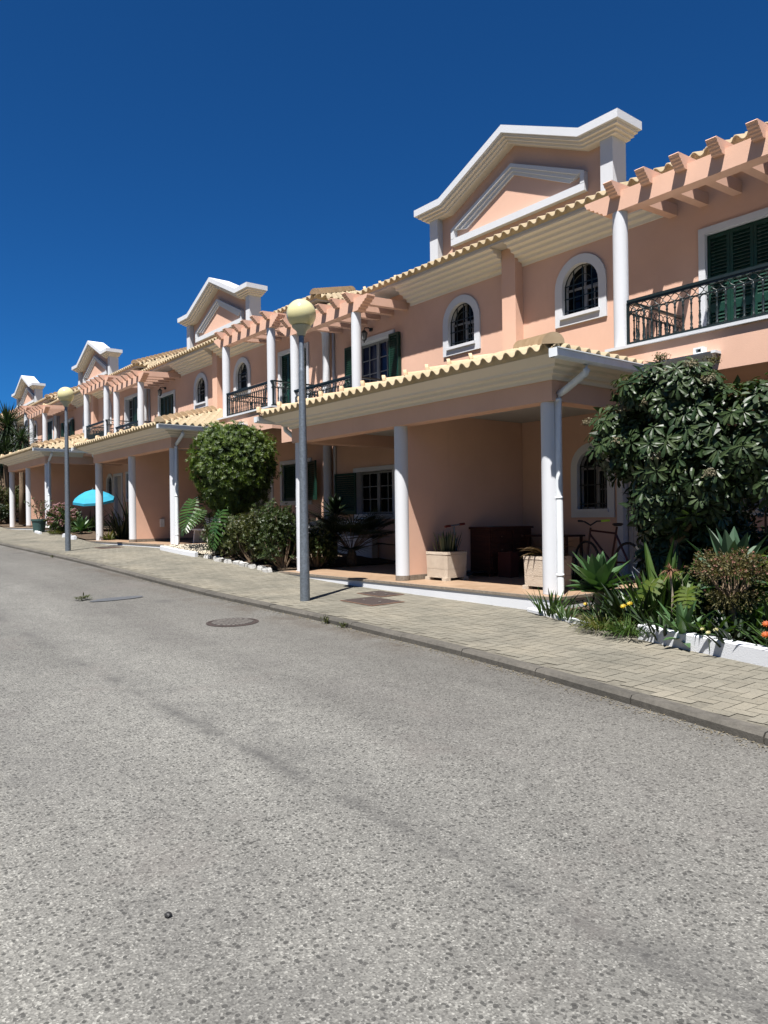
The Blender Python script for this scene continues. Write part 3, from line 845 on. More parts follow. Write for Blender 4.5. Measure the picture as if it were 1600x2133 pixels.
def house_pair(k, label, v):
    h = empty('terraced_house', (XC0 - k * LP, ORG[1], ORG[2] + k * ST), label, 'house', 'peach terraced house pairs along the street')
    hp('wall', 'wall', wall_mesh, M['pink'], h)
    rf = hp_me('roof', 'roof', main_roof, h); [hp('ridge_tiles', 'mh%d' % i, lambda mb, ab=ab: hip_tiles(mb, *ab), M['hip'], rf) for i, ab in enumerate(MAINHIPS)]
    hp('soffit', 'soffit', lambda mb: mb.box(-6.30, 6.30, 10.045, 18.85, 4.935, 4.985), M['soffit'], h)
    g = hp('gable', 'gable', gable_wall, M['pink'], h)
    hp('gable_cap', 'gcap', gable_cap, M['white'], g); hp('cap_moulding', 'gmould', gable_mould, M['cream'], g)
    hp('triangle_moulding', 'gtri', gable_tri, M['white'], g)
    for s in (-1, 1): hp('gable_pilaster', 'gpil%d' % s, gable_pil(s), M['white'], g)
    hp('pilaster', 'pil', lambda mb: mb.box(-.164, .164, 10.37, YW - .001, 3.0, 4.93), M['pink'], h)
    for s in (-1, 1):
        hp('cornice', 'corn%d' % s, cornice(s), M['cream'], h)
        arched_window(h, s, 'u', 1.445, .375, 3.44, 3.92, .15, .16)
        arched_window(h, s, 'g', 1.64, .30, .07, .78, .13, .13)
        rect_unit(h, s, 'balcony_door', 'ud', 3.67, 5.02, 2.315, 4.10, .10, v['door'][s], 3.0, 4, 5, curtain=(s < 0 and v['door'][s][0] != 'closed'))
        rect_unit(h, s, 'window', 'gw', 3.70, 5.08, .05, 1.07, .10, v['win'][s], None, 2, 3, sill=True)
        def dsur(mb, s=s):
            x0, x1 = mx(s, 2.23, 3.08)
            ring(mb, rect_pts(x0 - .11, x1 + .11, -1.03, 1.16), rect_pts(x0, x1, -1.03, 1.05), YW - .03, YW, YW + .2)
        d = hp('entrance_door', 'eds%d' % s, dsur, M['white'], h)
        def dleaf(mb, s=s):
            x0, x1 = mx(s, 2.25, 3.06)
            for i in range(9):
                a = x0 + (x1 - x0) * i / 9; mb.box(a + .004, a + (x1 - x0) / 9 - .004, YW + .10, YW + .14, -1.03, 1.04)
            mb.box(x0, x1, YW + .112, YW + .15, -1.03, 1.04)
        hp('door_leaf', 'edl%d' % s, dleaf, M['door'], d)
        b = hp('balcony', 'bal%d' % s, balcony(s), M['pink'], h); hp('ledge', 'led%d' % s, ledge(s), M['white'], b)
        r = hp('railing', 'hr%d' % s, handrail(s), M['iron'], h)
        hp('frieze', 'fr%d' % s, frieze(s), M['iron'], r)
        if k < 2:
            for (bx, by) in bal_spots(s):
                if 'balu' not in CACHE:
                    mb = MB(); mb.lathe(0, 0, BPROF, 6); CACHE['balu'] = mb.mesh('baluster', M['iron'], (0, 0, ORG[2]), True)
                link('baluster', CACHE['balu'], r, (bx, by - ORG[1], 0))
        else:
            def many(mb, s=s):
                for (bx, by) in bal_spots(s): mb.lathe(bx, by, BPROF[::2], 5)
            hp('balusters', 'bl%d' % s, many, M['iron'], r)
        hp('pergola_beam', 'pb%d' % s, pbeam(s), M['pink'], h)
        for i in range(6): hp('rafter', 'ra%d%d' % (s, i), rafter(s, 3.16 + .495 * i), M['pink'], h)
        for x in (3.15, 5.57): hp('balcony_column', 'uc%d%.2f' % (s, x), ucol(s, x), M['white'], h, True)
        hp('gutter', 'gut%d' % s, gutter(s), M['pvc'], h)
        hp('downpipe', 'sp%d' % s, spout(s), M['pvc'], h, True)
        if s < 0: hp('downpipe', 'dp%d' % s, downpipe(s), M['white'], h, True)
    cr = hp_me('carport_roof', 'croof', carport_roof, h); [hp('ridge_tiles', 'ch%d' % s, carport_hip(s), M['hip'], cr) for s in (-1, 1)]
    def ccorn(mb):
        profile_sweep(mb, 3.17, 7.60, 8.995, [(0, 1.725), (.035, 1.725), (.04, 1.765), (.055, 1.778), (.13, 1.782), (.135, 1.822), (.15, 1.835), (.23, 1.84), (.24, 1.872), (.27, 1.885), (.405, 1.955), (.415, 1.99)])
        mb.box(-3.58, 3.58, 7.188, 8.99, 1.978, 1.991)
    hp('carport_cornice', 'ccorn', ccorn, M['cream'], h)
    def cbeam(mb):
        mb.box(-3.168, 3.168, 7.602, 7.86, 1.46, 1.95)
        for s in (-1, 1): mb.box(*mx(s, 2.92, 3.166), 7.862, YW - .003, 1.462, 1.95)
    hp('carport_beam', 'cbeam', cbeam, M['pink'], h)
    hp('carport_ceiling', 'cceil', lambda mb: mb.box(-2.918, 2.918, 7.863, YW - .005, 1.70, 1.74), M['soffit'], h)
    pw = hp('partition_wall', 'part', lambda mb: mb.box(-.1, .1, 7.75, YW - .004, -1.038, 1.698), M['pink'], h)
    hp('skirting', 'skirt', lambda mb: mb.box(-.108, .108, 7.80, YW - .006, -1.036, -.955), M['edge'], pw)
    for x in (-3.025, 0, 3.025):
        c = hp('carport_column', 'lc%.2f' % x, lcol(x), M['white'], h, True)
        if x == 0: hp('column_base', 'cbase', lambda mb: mb.lathe(0, 7.73, [(.122, -1.037), (.122, -.958)], 24), M['edge'], c)
    fl = hp('patio_floor', 'pfl', lambda mb: mb.box(-3.33, 3.33, 7.43, YW - .006, -1.75, -1.04), M['floor'], h)
    hp('floor_edge', 'fed', lambda mb: (mb.box(-3.37, 3.37, 7.385, 7.428, -1.072, -1.037), mb.box(3.332, 3.372, 7.43, YW - .01, -1.072, -1.037), mb.box(-3.372, -3.332, 7.43, YW - .01, -1.072, -1.037)), M['edge'], fl)
    hp('plinth', 'plinth', lambda mb: (mb.box(-3.35, 3.35, 7.40, 7.429, -1.75, -1.073), mb.box(3.331, 3.352, 7.43, YW - .01, -1.75, -1.073), mb.box(-3.352, -3.331, 7.43, YW - .01, -1.75, -1.073)), M['white'], h)
    def lamp(mb):
        x = -4.42
        mb.tube([(x, YW - .004, 4.36), (x, YW - .10, 4.40), (x, YW - .20, 4.38), (x, YW - .22, 4.33)], .013, 6); mb.lathe(x, YW - .012, [(.05, 4.33), (.05, 4.40)], 8)
        mb.lathe(x, YW - .22, [(.01, 4.335), (.03, 4.32), (.085, 4.265), (.088, 4.255)], 6)
        for i in range(6):
            t = 2 * math.pi * i / 6
            mb.tube([(x + .072 * math.cos(t), YW - .22 + .072 * math.sin(t), 4.255), (x + .048 * math.cos(t), YW - .22 + .048 * math.sin(t), 4.10)], .007, 4)
        mb.lathe(x, YW - .22, [(.052, 4.10), (.03, 4.08), (.012, 4.06), (.016, 4.045), (.004, 4.03)], 6)
    if k < 2:
        la = hp('wall_lamp', 'wlamp', lamp, M['iron'], h)
        hp('lamp_glass', 'wlg', lambda mb: mb.lathe(-4.42, YW - .22, [(.044, 4.10), (.066, 4.253)], 6), M['sash'], la)
    return h

O4 = ['closed'] * 4
variants = [dict(door={1: O4, -1: ['flatL', 'flatR']}, win={1: [None], -1: ['ajarL']}),
            dict(door={1: O4, -1: O4}, win={1: ['closed', 'ajarR'], -1: ['closed', 'closed']}),
            dict(door={1: [None, None, 'closed', 'closed'], -1: ['flatL', 'flatR', 'closed']}, win={1: ['closed', 'closed'], -1: ['closed', 'closed']}),
            dict(door={1: O4, -1: O4}, win={1: ['closed', 'closed'], -1: ['closed', 'closed']}),
            dict(door={1: O4, -1: O4}, win={1: ['closed', 'closed'], -1: ['closed', 'closed']})]
labels = ['nearest peach house pair, dark dresser and stone planters under its carport',
          'peach house pair just left of the round clipped tree, green shutters closed',
          'peach house pair rising behind the farther street lamp, blue parasol at its right end',
          'distant peach house pair half hidden behind the tall yucca trees',
          'farthest peach house pair, only a sliver of its white gable showing past the yuccas']
for k in range(5): house_pair(k, labels[k], variants[k])

# ------------------------------------------------------------------ street furniture
def street_lamp(x, y, label):
    z = pave_z(x, y)
    o = empty('street_lamp', (x, y, z), label, 'street lamp', 'globe street lamps on the pavement')
    mb = MB(); mb.lathe(0, 0, [(.072, -.1), (.072, .0), (.068, .6), (.064, 1.0), (.056, 2.2), (.047, 3.3), (.043, 3.36), (.040, 3.37), (.040, 3.86)], 20, False)
    part('pole', mb, M['galv'], o, smooth=True)
    mb = MB(); mb.lathe(0, 0, [(.05, 3.83), (.062, 3.85), (.075, 3.90), (.135, 3.955), (.14, 3.97)], 24, False)
    part('globe_holder', mb, M['globecup'], o, smooth=True)
    mb = MB(); r = .213; zc = 4.145
    mb.lathe(0, 0, [(max(.001, r * math.sin(math.pi * i / 28)), zc - r * math.cos(math.pi * i / 28)) for i in range(4, 29)], 40, False)
    part('globe', mb, M['globe'], o, smooth=True)
street_lamp(-9.08, 5.76, 'tall galvanised lamp post with yellowed globe, the nearer one in front of the carport')
street_lamp(-20.62, 5.68, 'smaller looking lamp post with yellowed globe, farther down the street')

def flat_sheet(poly, lift, zf):
    mb = MB(); mb.poly([(x, y, zf(x, y) + lift) for x, y in poly]); return mb
# manhole in the road: ring and slotted lid
mx_, my_ = -8.42, 4.27; mz = road_z(mx_, my_)
o = empty('manhole_cover', (mx_, my_, mz + .002), 'round slotted iron manhole cover set in the asphalt', 'manhole cover')
o.rotation_euler = (math.atan((road_z(mx_, my_ + .3) - road_z(mx_, my_ - .3)) / .6), -math.atan((road_z(mx_ + .3, my_) - road_z(mx_ - .3, my_)) / .6), 0)
mb = MB(); N = 32
for r0, r1, z0, z1 in ((.295, .325, .004, .006), (.262, .29, .005, .008)):
    for i in range(N):
        a, b = 2 * math.pi * i / N, 2 * math.pi * (i + 1) / N
        mb.quad((r0 * math.cos(a), r0 * math.sin(a), z1), (r1 * math.cos(a), r1 * math.sin(a), z0), (r1 * math.cos(b), r1 * math.sin(b), z0), (r0 * math.cos(b), r0 * math.sin(b), z1))
part('frame_ring', mb, M['hatch'], o)
mb = MB()
for i in range(-5, 6):
    y = i * .045; L_ = math.sqrt(max(0, .255 ** 2 - y * y))
    if L_ < .06: continue
    n_ = max(2, int(L_ / .06))
    for j in range(n_):
        x0 = -L_ + 2 * L_ * j / n_; mb.box(x0 + .006, x0 + 2 * L_ / n_ - .006, y - .013, y + .013, .002, .012)
part('lid_slats', mb, M['manhole'], o)
mb = MB(); mb.poly([(.29 * math.cos(2 * math.pi * i / N), .29 * math.sin(2 * math.pi * i / N), .003) for i in range(N)])
part('lid_plate', mb, M['blackpl'], o)
def hatch(cx, cy, w, d, label):
    z = pave_z(cx, cy) + .004; o = empty('access_hatch', (cx, cy, z), label, 'access hatch', 'iron access hatches in the pavement')
    mb = MB(); h = [(-w, -d), (w, -d), (w, d), (-w, d)]
    zz = [pave_z(cx + x, cy + y) - pave_z(cx, cy) for x, y in h]
    mb.poly([(x, y, q_ + .008) for (x, y), q_ in zip(h, zz)]); part('plate', mb, M['hatch'], o)
    mb = MB()
    for i in range(4):
        j = (i + 1) % 4; a, b = h[i], h[j]
        mb.quad((a[0] * 1.07, a[1] * 1.07, zz[i] + .005), (b[0] * 1.07, b[1] * 1.07, zz[j] + .005), (b[0], b[1], zz[j] + .010), (a[0], a[1], zz[i] + .010))
    part('frame', mb, M['rust'], o)
    mb = MB()
    for sx in (-.5, .5): mb.tube([(sx * w - .03, 0, .010), (sx * w + .03, 0, .012)], .008, 5)
    part('lifting_lug', mb, M['manhole'], o)
hatch(-8.35, 6.42, .36, .28, 'rust brown iron hatch in the paving, the one nearer the kerb beside the lamp post')
hatch(-8.92, 7.02, .29, .22, 'rust brown iron hatch in the paving close against the white plinth')
hatch(-20.6, 6.75, .36, .28, 'dark iron hatch in the pavement beyond the farther lamp post')

# tar patch, twig debris, pebble
px_, py_ = -11.55, 3.9
mb = MB(); random.seed(3)
mb.poly([(px_ + .16 * math.cos(t) * random.uniform(.8, 1.1) + .02, py_ + .42 * math.sin(t) * random.uniform(.85, 1.1), 0) for t in [2 * math.pi * i / 18 for i in range(18)]])
mb.v = [(x, y, road_z(x, y) + .010) for x, y, z in mb.v]
tag(link('tar_patch', mb.mesh('tar_patch', M['patch'])), 'dark blue grey tar patch on the light asphalt', 'road patch')
mb = MB(); bx, by = -11.75, 3.45
for i in range(70):
    a = random.uniform(0, 6.28); r = random.uniform(0, .13); p = (bx + r * math.cos(a) * .6, by + r * math.sin(a), road_z(bx, by) + random.uniform(.01, .05))
    mb.leaf(p, (random.uniform(-1, 1), random.uniform(-1, 1), random.uniform(-.2, .5)), Vector((0, 0, 1)), random.uniform(.05, .11), .02)
tag(link('leaf_litter', mb.mesh('leaf_litter', L['shrub2'])), 'small clump of fallen leaves lying on the road', 'leaf litter')
def stone(name, c, r, mat, label, cat, seed=0, flat=.7, group=None):
    rnd = random.Random(seed); bm = bmesh.new(); bmesh.ops.create_icosphere(bm, subdivisions=2, radius=r)
    for w in bm.verts: w.co *= rnd.uniform(.85, 1.12); w.co.z *= flat
    me = bpy.data.meshes.new(name); bm.to_mesh(me); bm.free(); me.materials.append(mat)
    return tag(link(name, me, None, c), label, cat, group)
stone('pebble', (-2.56, 1.03, road_z(-2.56, 1.03) + .008), .013, M['blackstone'], 'single black pebble lying on the near asphalt', 'pebble', 5)

# white bed edging
def edging_run(name, pts, w, h, label, cat, group=None, mat='white', dz=0):
    mb = MB(); n = len(pts); rows_ = []
    for i, (x, y) in enumerate(pts):
        a = Vector(pts[max(0, i - 1)]); b = Vector(pts[min(n - 1, i + 1)]); d = (b - a).normalized(); nrm = Vector((-d.y, d.x))
        z = pave_z(x, y) + dz; P = [(x, y), (x + nrm.x * w, y + nrm.y * w)]
        rows_.append([(P[0][0], P[0][1], z - .1), (P[0][0], P[0][1], z + h - .012), (P[0][0] + nrm.x * .012, P[0][1] + nrm.y * .012, z + h), (P[1][0], P[1][1], z + h), (P[1][0], P[1][1], z - .1)])
    b0 = len(mb.v)
    for r_ in rows_: mb.v += r_
    for i in range(n - 1):
        for k in range(4):
            a = b0 + i * 5 + k; mb.f.append((a, a + 5, a + 6, a + 1))
    mb.f.append(tuple(range(b0, b0 + 5))); mb.f.append(tuple(range(b0 + n * 5 - 1, b0 + n * 5 - 6, -1)))
    return tag(link(name, mb.mesh(name, M[mat])), label, cat, group)
edging_run('bed_edging', [(-4.22, 6.60), (-3.9, 6.52), (-3.4, 6.40), (-2.8, 6.25), (-2.2, 6.12), (-1.2, 5.85), (0, 5.5), (2.2, 4.9)], .11, .15, 'smooth white rendered kerb along the front of the planted bed on the right', 'garden edging')
edging_run('bed_edging', [(-6.25, 7.30), (-5.9, 7.17), (-5.5, 7.02), (-5.1, 6.88), (-4.95, 6.82)], .11, .045, 'low flat white edging strip beside the agave, half covered by leaves', 'garden edging')
edging_run('bed_edging', [(-18.05, 7.18), (-17.3, 7.12), (-16.5, 7.10), (-15.9, 7.14)], .08, .11, 'low white kerb in front of the pale pebble bed', 'garden edging')
edging_run('bed_edging', [(-30.4, 7.12), (-29.6, 6.95), (-28.6, 6.9)], .08, .08, 'short white kerb under the green plant pot', 'garden edging')
random.seed(8)
for i in range(9):
    x = -15.5 + i * .345; y = 7.27 + .03 * math.sin(i * 2.1)
    mb = MB(); rr = random.uniform(.8, 1.1); bm = bmesh.new(); bmesh.ops.create_cube(bm, size=1)
    bmesh.ops.bevel(bm, geom=bm.edges[:], offset=.18, segments=2, affect='EDGES')
    for w in bm.verts: w.co = Vector((w.co.x * .27 * rr, w.co.y * .12, w.co.z * .11)) * random.uniform(.85, 1.12)
    me = bpy.data.meshes.new('edging_block'); bm.to_mesh(me); bm.free(); me.materials.append(M['oldwhite'])
    y += random.uniform(-.035, .035)
    o = link('edging_block', me, None, (x, y, pave_z(x, y) + .025)); o.rotation_euler = (random.uniform(-.1, .1), random.uniform(-.08, .08), random.uniform(-.25, .25))
    tag(o, 'rough white painted block in the row edging the shrub bed', 'edging block', 'white edging blocks in front of the shrubs')
for i in range(3):
    x = -28.35 + i * .34; bm = bmesh.new(); bmesh.ops.create_cube(bm, size=1); bmesh.ops.bevel(bm, geom=bm.edges[:], offset=.18, segments=2, affect='EDGES')
    for w in bm.verts: w.co = Vector((w.co.x * .3, w.co.y * .14, w.co.z * .16)) * random.uniform(.95, 1.05)
    me = bpy.data.meshes.new('edging_block'); bm.to_mesh(me); bm.free(); me.materials.append(M['white'])
    tag(link('edging_block', me, None, (-26.6 + i * .5, 7.24, pave_z(-26.6 + i * .5, 7.24) + .05)), 'white stone in the row under the agave by the farther lamp post', 'edging block', 'white stones under the far agave')
mb = MB(); random.seed(4)
for i in range(1500):
    x = random.uniform(-18.0, -15.4); y = random.uniform(7.2, 8.3); z = pave_z(x, y) + .085 + random.uniform(0, .03); r = random.uniform(.018, .04)
    a = random.uniform(0, 6.28); c, s_ = math.cos(a), math.sin(a)
    p = [(1, 0, 0), (0, 1, 0), (-1, 0, 0), (0, -1, 0), (0, 0, .6), (0, 0, -.6)]
    b = len(mb.v); mb.v += [(x + r * (u_ * c - w_ * s_), y + r * (u_ * s_ + w_ * c) * .8, z + r * t_) for u_, w_, t_ in p]
    mb.f += [(b + i_, b + j_, b + 4) for i_, j_ in ((0, 1), (1, 2), (2, 3), (3, 0))] + [(b + j_, b + i_, b + 5) for i_, j_ in ((0, 1), (1, 2), (2, 3), (3, 0))]
o = link('pebble_bed', mb.mesh('pebble_bed', M['pebble'], (0, 0, 0), True)); o['kind'] = 'stuff'; o['label'] = 'bed of pale pebbles in front of the white bench'; o['category'] = 'pebbles'

# ------------------------------------------------------------------ things under the carports
FZ = -1.04
def planter(x0, y0, label):
    w = .5; h = .46
    o = empty('stone_planter', (x0 + w / 2, y0 + w / 2, FZ), label, 'planter', 'square textured stone planters')
    def frus(mb, z0, z1, k0, k1):
        a, b = w / 2 * k0, w / 2 * k1; ch = .035
        def ringp(r, z): return [(-r + ch, -r, z), (r - ch, -r, z), (r, -r + ch, z), (r, r - ch, z), (r - ch, r, z), (-r + ch, r, z), (-r, r - ch, z), (-r, -r + ch, z)]
        P, Q = ringp(a, z0), ringp(b, z1); n = len(mb.v); mb.v += P + Q
        for i in range(8): j = (i + 1) % 8; mb.f.append((n + i, n + j, n + 8 + j, n + 8 + i))
        mb.f.append(tuple(n + 8 + i for i in range(8))); mb.f.append(tuple(n + i for i in range(7, -1, -1)))
    mb = MB(); frus(mb, .045, .185, .96, .98); frus(mb, .190, .415, .97, 1.0); frus(mb, .185, .191, .94, .94); frus(mb, .418, .46, 1.02, 1.01); part('body', mb, M['stone'], o)
    mb = MB(); a = w / 2 * .92; mb.quad((-a, -a, .462), (a, -a, .462), (a, a, .462), (-a, a, .462)); part('soil', mb, M['soil'], o)
    for sx in (-1, 1):
        for sy in (-1, 1):
            mb = MB(); cx, cy = sx * w * .4, sy * w * .4; mb.box(cx - .05, cx + .05, cy - .05, cy + .05, 0, .05); part('foot', mb, M['stone'], o)
    return o
planter(-9.06, 8.07, 'stone planter of striped snake plants beside the middle carport column')
planter(-6.93, 8.0, 'stone planter of reddish bromeliads half hidden behind the front column')
def plant(name, x, y, z, label, cat, group=None, kind=None): return empty(name, (x, y, z), label, cat, group)
random.seed(21)
o = plant('snake_plant', -8.81, 8.32, FZ + .46, 'upright striped snake plant growing in the stone planter', 'potted plant')
mb = MB()
for i in range(46):
    a = random.uniform(0, 6.28); r = random.uniform(.02, .2); mb.blade((r * math.cos(a), r * math.sin(a), 0), (math.cos(a) * r * 1.8, math.sin(a) * r * 1.8, 1), random.uniform(.17, .36), .038, -.05, .2, 4, lambda t: min(1, .7 + t) * (1 - t ** 4) + .03)
part('leaves', mb, L['snake'], o)
o = plant('bromeliad', -6.68, 8.25, FZ + .46, 'reddish spreading bromeliad in the planter behind the front column', 'potted plant')
mb = MB()
for i in range(48):
    a = random.uniform(0, 6.28); e = random.uniform(.2, 1.3); mb.blade((.08 * math.cos(a), .08 * math.sin(a), 0), (math.cos(a), math.sin(a), e), random.uniform(.22, .42), .045, random.uniform(.5, 1.8), .2, 5)
part('leaves', mb, L['brom'], o)

o = empty('dresser', (-8.86, 9.70, FZ), 'dark brown wooden dresser standing against the partition wall', 'dresser')
mb = MB(); mb.box(-.24, .22, -.53, .53, .06, .80); mb.box(-.25, .25, -.56, .56, .802, .84); part('case', mb, M['wood'], o)
for i in range(3):
    for j in (-1, 1):
        mb = MB(); z = .12 + i * .225; mb.box(.221, .24, j * .26 - .235, j * .26 + .235, z, z + .2); d = part('drawer', mb, M['wood'], o)
        mb = MB(); mb.lathe(.25, j * .26, [(.018, z + .09), (.018, z + .115)], 8); part('knob', mb, M['rust'], d)
for sx in (-.2, .18):
    for sy in (-.48, .48):
        mb = MB(); mb.box(sx - .03, sx + .03, sy - .03, sy + .03, 0, .06); part('leg', mb, M['wood'], o)
o = empty('side_table', (-8.1, 10.2, FZ), 'low dark table in the shade beyond the dresser', 'table')
mb = MB(); mb.box(-.45, .45, -.25, .25, .66, .69); part('top', mb, M['wood'], o)
for sx in (-.4, .4):
    for sy in (-.2, .2):
        mb = MB(); mb.box(sx - .02, sx + .02, sy - .02, sy + .02, 0, .66); part('leg', mb, M['wood'], o)
mb = MB(); mb.box(-.42, .42, -.22, .22, .3, .32); part('shelf', mb, M['wood'], o)
mb = MB(); mb.box(-.14, .14, -.10, .10, 0, .42)
tag(link('red_box', mb.mesh('red_box', M['redbox']), None, (-8.4, 9.35, FZ)), 'dull red box standing in front of the dark dresser', 'box')
# kick scooter
o = empty('kick_scooter', (-8.78, 8.75, FZ), 'small kick scooter with red grips leaning behind the snake plant', 'scooter')
mb = MB(); mb.box(-.05, .05, -.05, .55, .075, .095); mb.tube([(0, -.03, .08), (0, -.16, .14), (0, -.18, .18)], .02, 6); part('deck', mb, M['blackpl'], o)
mb = MB(); mb.tube([(0, -.20, .08), (0, -.28, .86)], .016, 8); part('stem', mb, M['galv'], o)
mb = MB(); mb.tube([(.0, -.46, .865), (.02, -.1, .90)], .013, 8); hb = part('handlebar', mb, M['galv'], o)
for a, b in (((0, -.48, .863), (.005, -.37, .874)), ((.015, -.17, .893), (.02, -.06, .904))):
    mb = MB(); mb.tube([a, b], .02, 8); part('grip', mb, M['redp'], hb)
def wheel(mb, c, r, t, axis='x', n=20):
    for i in range(n):
        pass
    P = [(0, r * math.cos(2 * math.pi * i / n), r * math.sin(2 * math.pi * i / n)) for i in range(n + 1)]
    mb.tube([(c[0] + p[0], c[1] + p[1], c[2] + p[2]) for p in P], t, 6, False)
for y in (-.2, .60):
    mb = MB(); wheel(mb, (0, y, .06), .045, .018); part('wheel', mb, M['pinkp'], o)
# bicycle parked by the arched window
def bicycle(x, y, z, rz, label, mat):
    o = empty('bicycle', (x, y, z), label, 'bicycle', None, rz)
    for yy_ in (-.48, .48):
        mb = MB(); wheel(mb, (0, yy_, .31), .29, .02, n=26); w = part('wheel', mb, M['rubber'], o)
        mb = MB()
        for i in range(12): t = math.pi * i / 6; mb.tube([(0, yy_, .31), (0, yy_ + .27 * math.cos(t), .31 + .27 * math.sin(t))], .002, 3)
        part('spokes', mb, M['galv'], w)
    mb = MB()
    for a, b in (((0, .48, .31), (0, .38, .82)), ((0, .40, .72), (0, -.10, .30)), ((0, .39, .78), (0, -.22, .74)), ((0, -.10, .30), (0, -.24, .84)), ((0, -.48, .31), (0, -.10, .30)), ((0, -.48, .31), (0, -.22, .72))):
        mb.tube([a, b], .017, 6)
    part('frame', mb, mat, o)
    mb = MB(); mb.tube([(-.28, .30, .93), (-.12, .38, .92), (0, .38, .86), (.12, .38, .92), (.28, .30, .93)], .014, 6); hb = part('handlebar', mb, M['blackpl'], o)
    for sx in (-1, 1): mb = MB(); mb.tube([(sx * .18, .35, .925), (sx * .30, .285, .932)], .02, 6); part('grip', mb, M['lime' if sx > 0 else 'blackpl'], hb)
    mb = MB(); mb.lathe(0, -.26, [(.05, .85), (.085, .875), (.07, .895), (.02, .90)], 10); part('saddle', mb, M['blackpl'], o)
bicycle(-6.75, 9.75, FZ, R(74), 'dark red bicycle parked behind the agave under the arched window', M['darkred'])

# parasol, pot, bench
px_, py_, pz_ = -28.35, 8.75, -.86
o = empty('parasol', (px_, py_, pz_), 'sky blue parasol tilted open behind the far carport column', 'parasol', None)
mb = MB(); n = 8; ap = Vector((0, 0, 2.02)); tilt = Matrix.Rotation(R(14), 3, Vector((.6, .8, 0)))
def tp(v): return tuple(tilt @ (Vector(v) - Vector((0, 0, 1.7))) + Vector((0, 0, 1.7)))
ringsP = [[tp((r * math.cos(2 * math.pi * i / n), r * math.sin(2 * math.pi * i / n), z)) for i in range(n)] for r, z in ((.02, 2.02), (.32, 1.93), (.58, 1.79), (.76, 1.65), (.77, 1.56))]
for a, b in zip(ringsP, ringsP[1:]):
    for i in range(n): j = (i + 1) % n; mb.quad(a[i], a[j], b[j], b[i])
part('canopy', mb, M['blue'], o)
mb = MB(); mb.tube([tp((0, 0, 2.08)), tp((0, 0, 1.0)), tuple(Vector(tp((0, 0, 1.0))) + Vector((0, 0, -1.0)))], .018, 8); part('pole', mb, M['sash'], o)
for i in range(n):
    t = 2 * math.pi * i / n; mb = MB(); mb.tube([tp((.02 * math.cos(t), .02 * math.sin(t), 2.0)), tp((.57 * math.cos(t), .57 * math.sin(t), 1.78)), tp((.75 * math.cos(t), .75 * math.sin(t), 1.64))], .006, 4); part('rib', mb, M['sash'], o)
x, y = -29.55, 7.12; z = pave_z(x, y) + .02
o = empty('plant_pot', (x, y, z), 'green tapered plastic pot standing at the kerb of the far carport', 'plant pot')
mb = MB(); mb.lathe(0, 0, [(.19, .0), (.25, .40), (.27, .40), (.275, .47), (.25, .475), (.235, .42), (.0, .41)], 20, False); part('pot', mb, M['potgreen'], o, smooth=False)
o = plant('young_tree', x, y, z + .41, 'thin straggly young plant growing in the green pot', 'potted plant')
mb = MB(); random.seed(31); tips = []
for i in range(7):
    a = random.uniform(0, 6.28); P = [(0, 0, 0)]; d = Vector((math.cos(a) * .5, math.sin(a) * .5, 1)); p = Vector((0, 0, 0))
    for k in range(5): p = p + d.normalized() * random.uniform(.12, .2); d += Vector((random.uniform(-.4, .4), random.uniform(-.4, .4), -.1)); P.append(tuple(p))
    mb.tube(P, [.012, .010, .008, .006, .005, .003], 5); tips += P[2:]
part('stems', mb, M['paleb'], o); mb = MB()
for p in tips:
    for k in range(5): mb.leaf(p, (random.uniform(-1, 1), random.uniform(-1, 1), random.uniform(-.5, .6)), Vector((0, 0, 1)), random.uniform(.08, .16), .06)
part('leaves', mb, L['hydleaf'], o)
o = empty('garden_bench', (-18.6, 8.7, -.645), 'white plastic bench under the carport behind the pebble bed', 'bench')
mb = MB(); mb.box(-.5, .5, -.2, .2, .34, .38); part('seat', mb, M['whitefab'], o)
mb = MB(); mb.box(-.5, .5, .16, .2, .382, .68); part('backrest', mb, M['whitefab'], o)
for sx in (-1, 1):
    mb = MB(); mb.hexa([(sx * .44 - .03, -.19, 0), (sx * .44 + .03, -.19, 0), (sx * .44 + .03, .19, 0), (sx * .44 - .03, .19, 0), (sx * .40 - .03, -.17, .339), (sx * .40 + .03, -.17, .339), (sx * .40 + .03, .17, .339), (sx * .40 - .03, .17, .339)]); part('leg', mb, M['whitefab'], o)
mb = MB(); mb.box(-.06, .06, -.04, .04, -.12, .12)
for j, yy_ in enumerate((8.55, 8.95)):
    o = link('meter_box', mb.mesh('meter_box', M['offwhite']), None, (XC0 - LP + .125, yy_, -.10)); o.rotation_euler = (0, 0, R(90))
    tag(o, ('small white meter box on the carport partition wall, nearer the street', 'small white meter box on the carport partition wall, set farther back')[j], 'meter box', 'meter boxes on the partition wall')
# garden dividing wall and rebar
mb = MB(); mb.prism_x([(9.2, -1.2), (9.2, -.35), (9.35, -.28), (10.2, -.05), (10.56, -.03), (10.56, -1.2)], -15.38, -15.22)
tag(link('garden_wall', mb.mesh('garden_wall', M['white'])), 'low white sloping garden wall behind the shrubs between two house pairs', 'garden wall')
mb = MB(); mb.box(-15.2, -13.5, 10.4, 10.57, -1.2, -.1)
tag(link('garden_wall', mb.mesh('garden_wall', M['white'])), 'low white wall base under the shuttered ground floor window, behind the palms', 'garden wall')
mb = MB(); zz = pave_z(-3.85, 8.6); mb.tube([(-3.87, 8.62, zz), (-3.85, 8.6, .05)], .013, 7)
for i in range(45): z = zz + .1 + i * .025; mb.lathe(-3.865 + .0003 * i, 8.615 - .0003 * i, [(.013, z), (.0155, z + .006), (.013, z + .012)], 6, False)
tag(link('rebar_stake', mb.mesh('rebar_stake', M['rust'])), 'rusty ribbed iron bar standing upright at the right edge of the bed', 'stake')

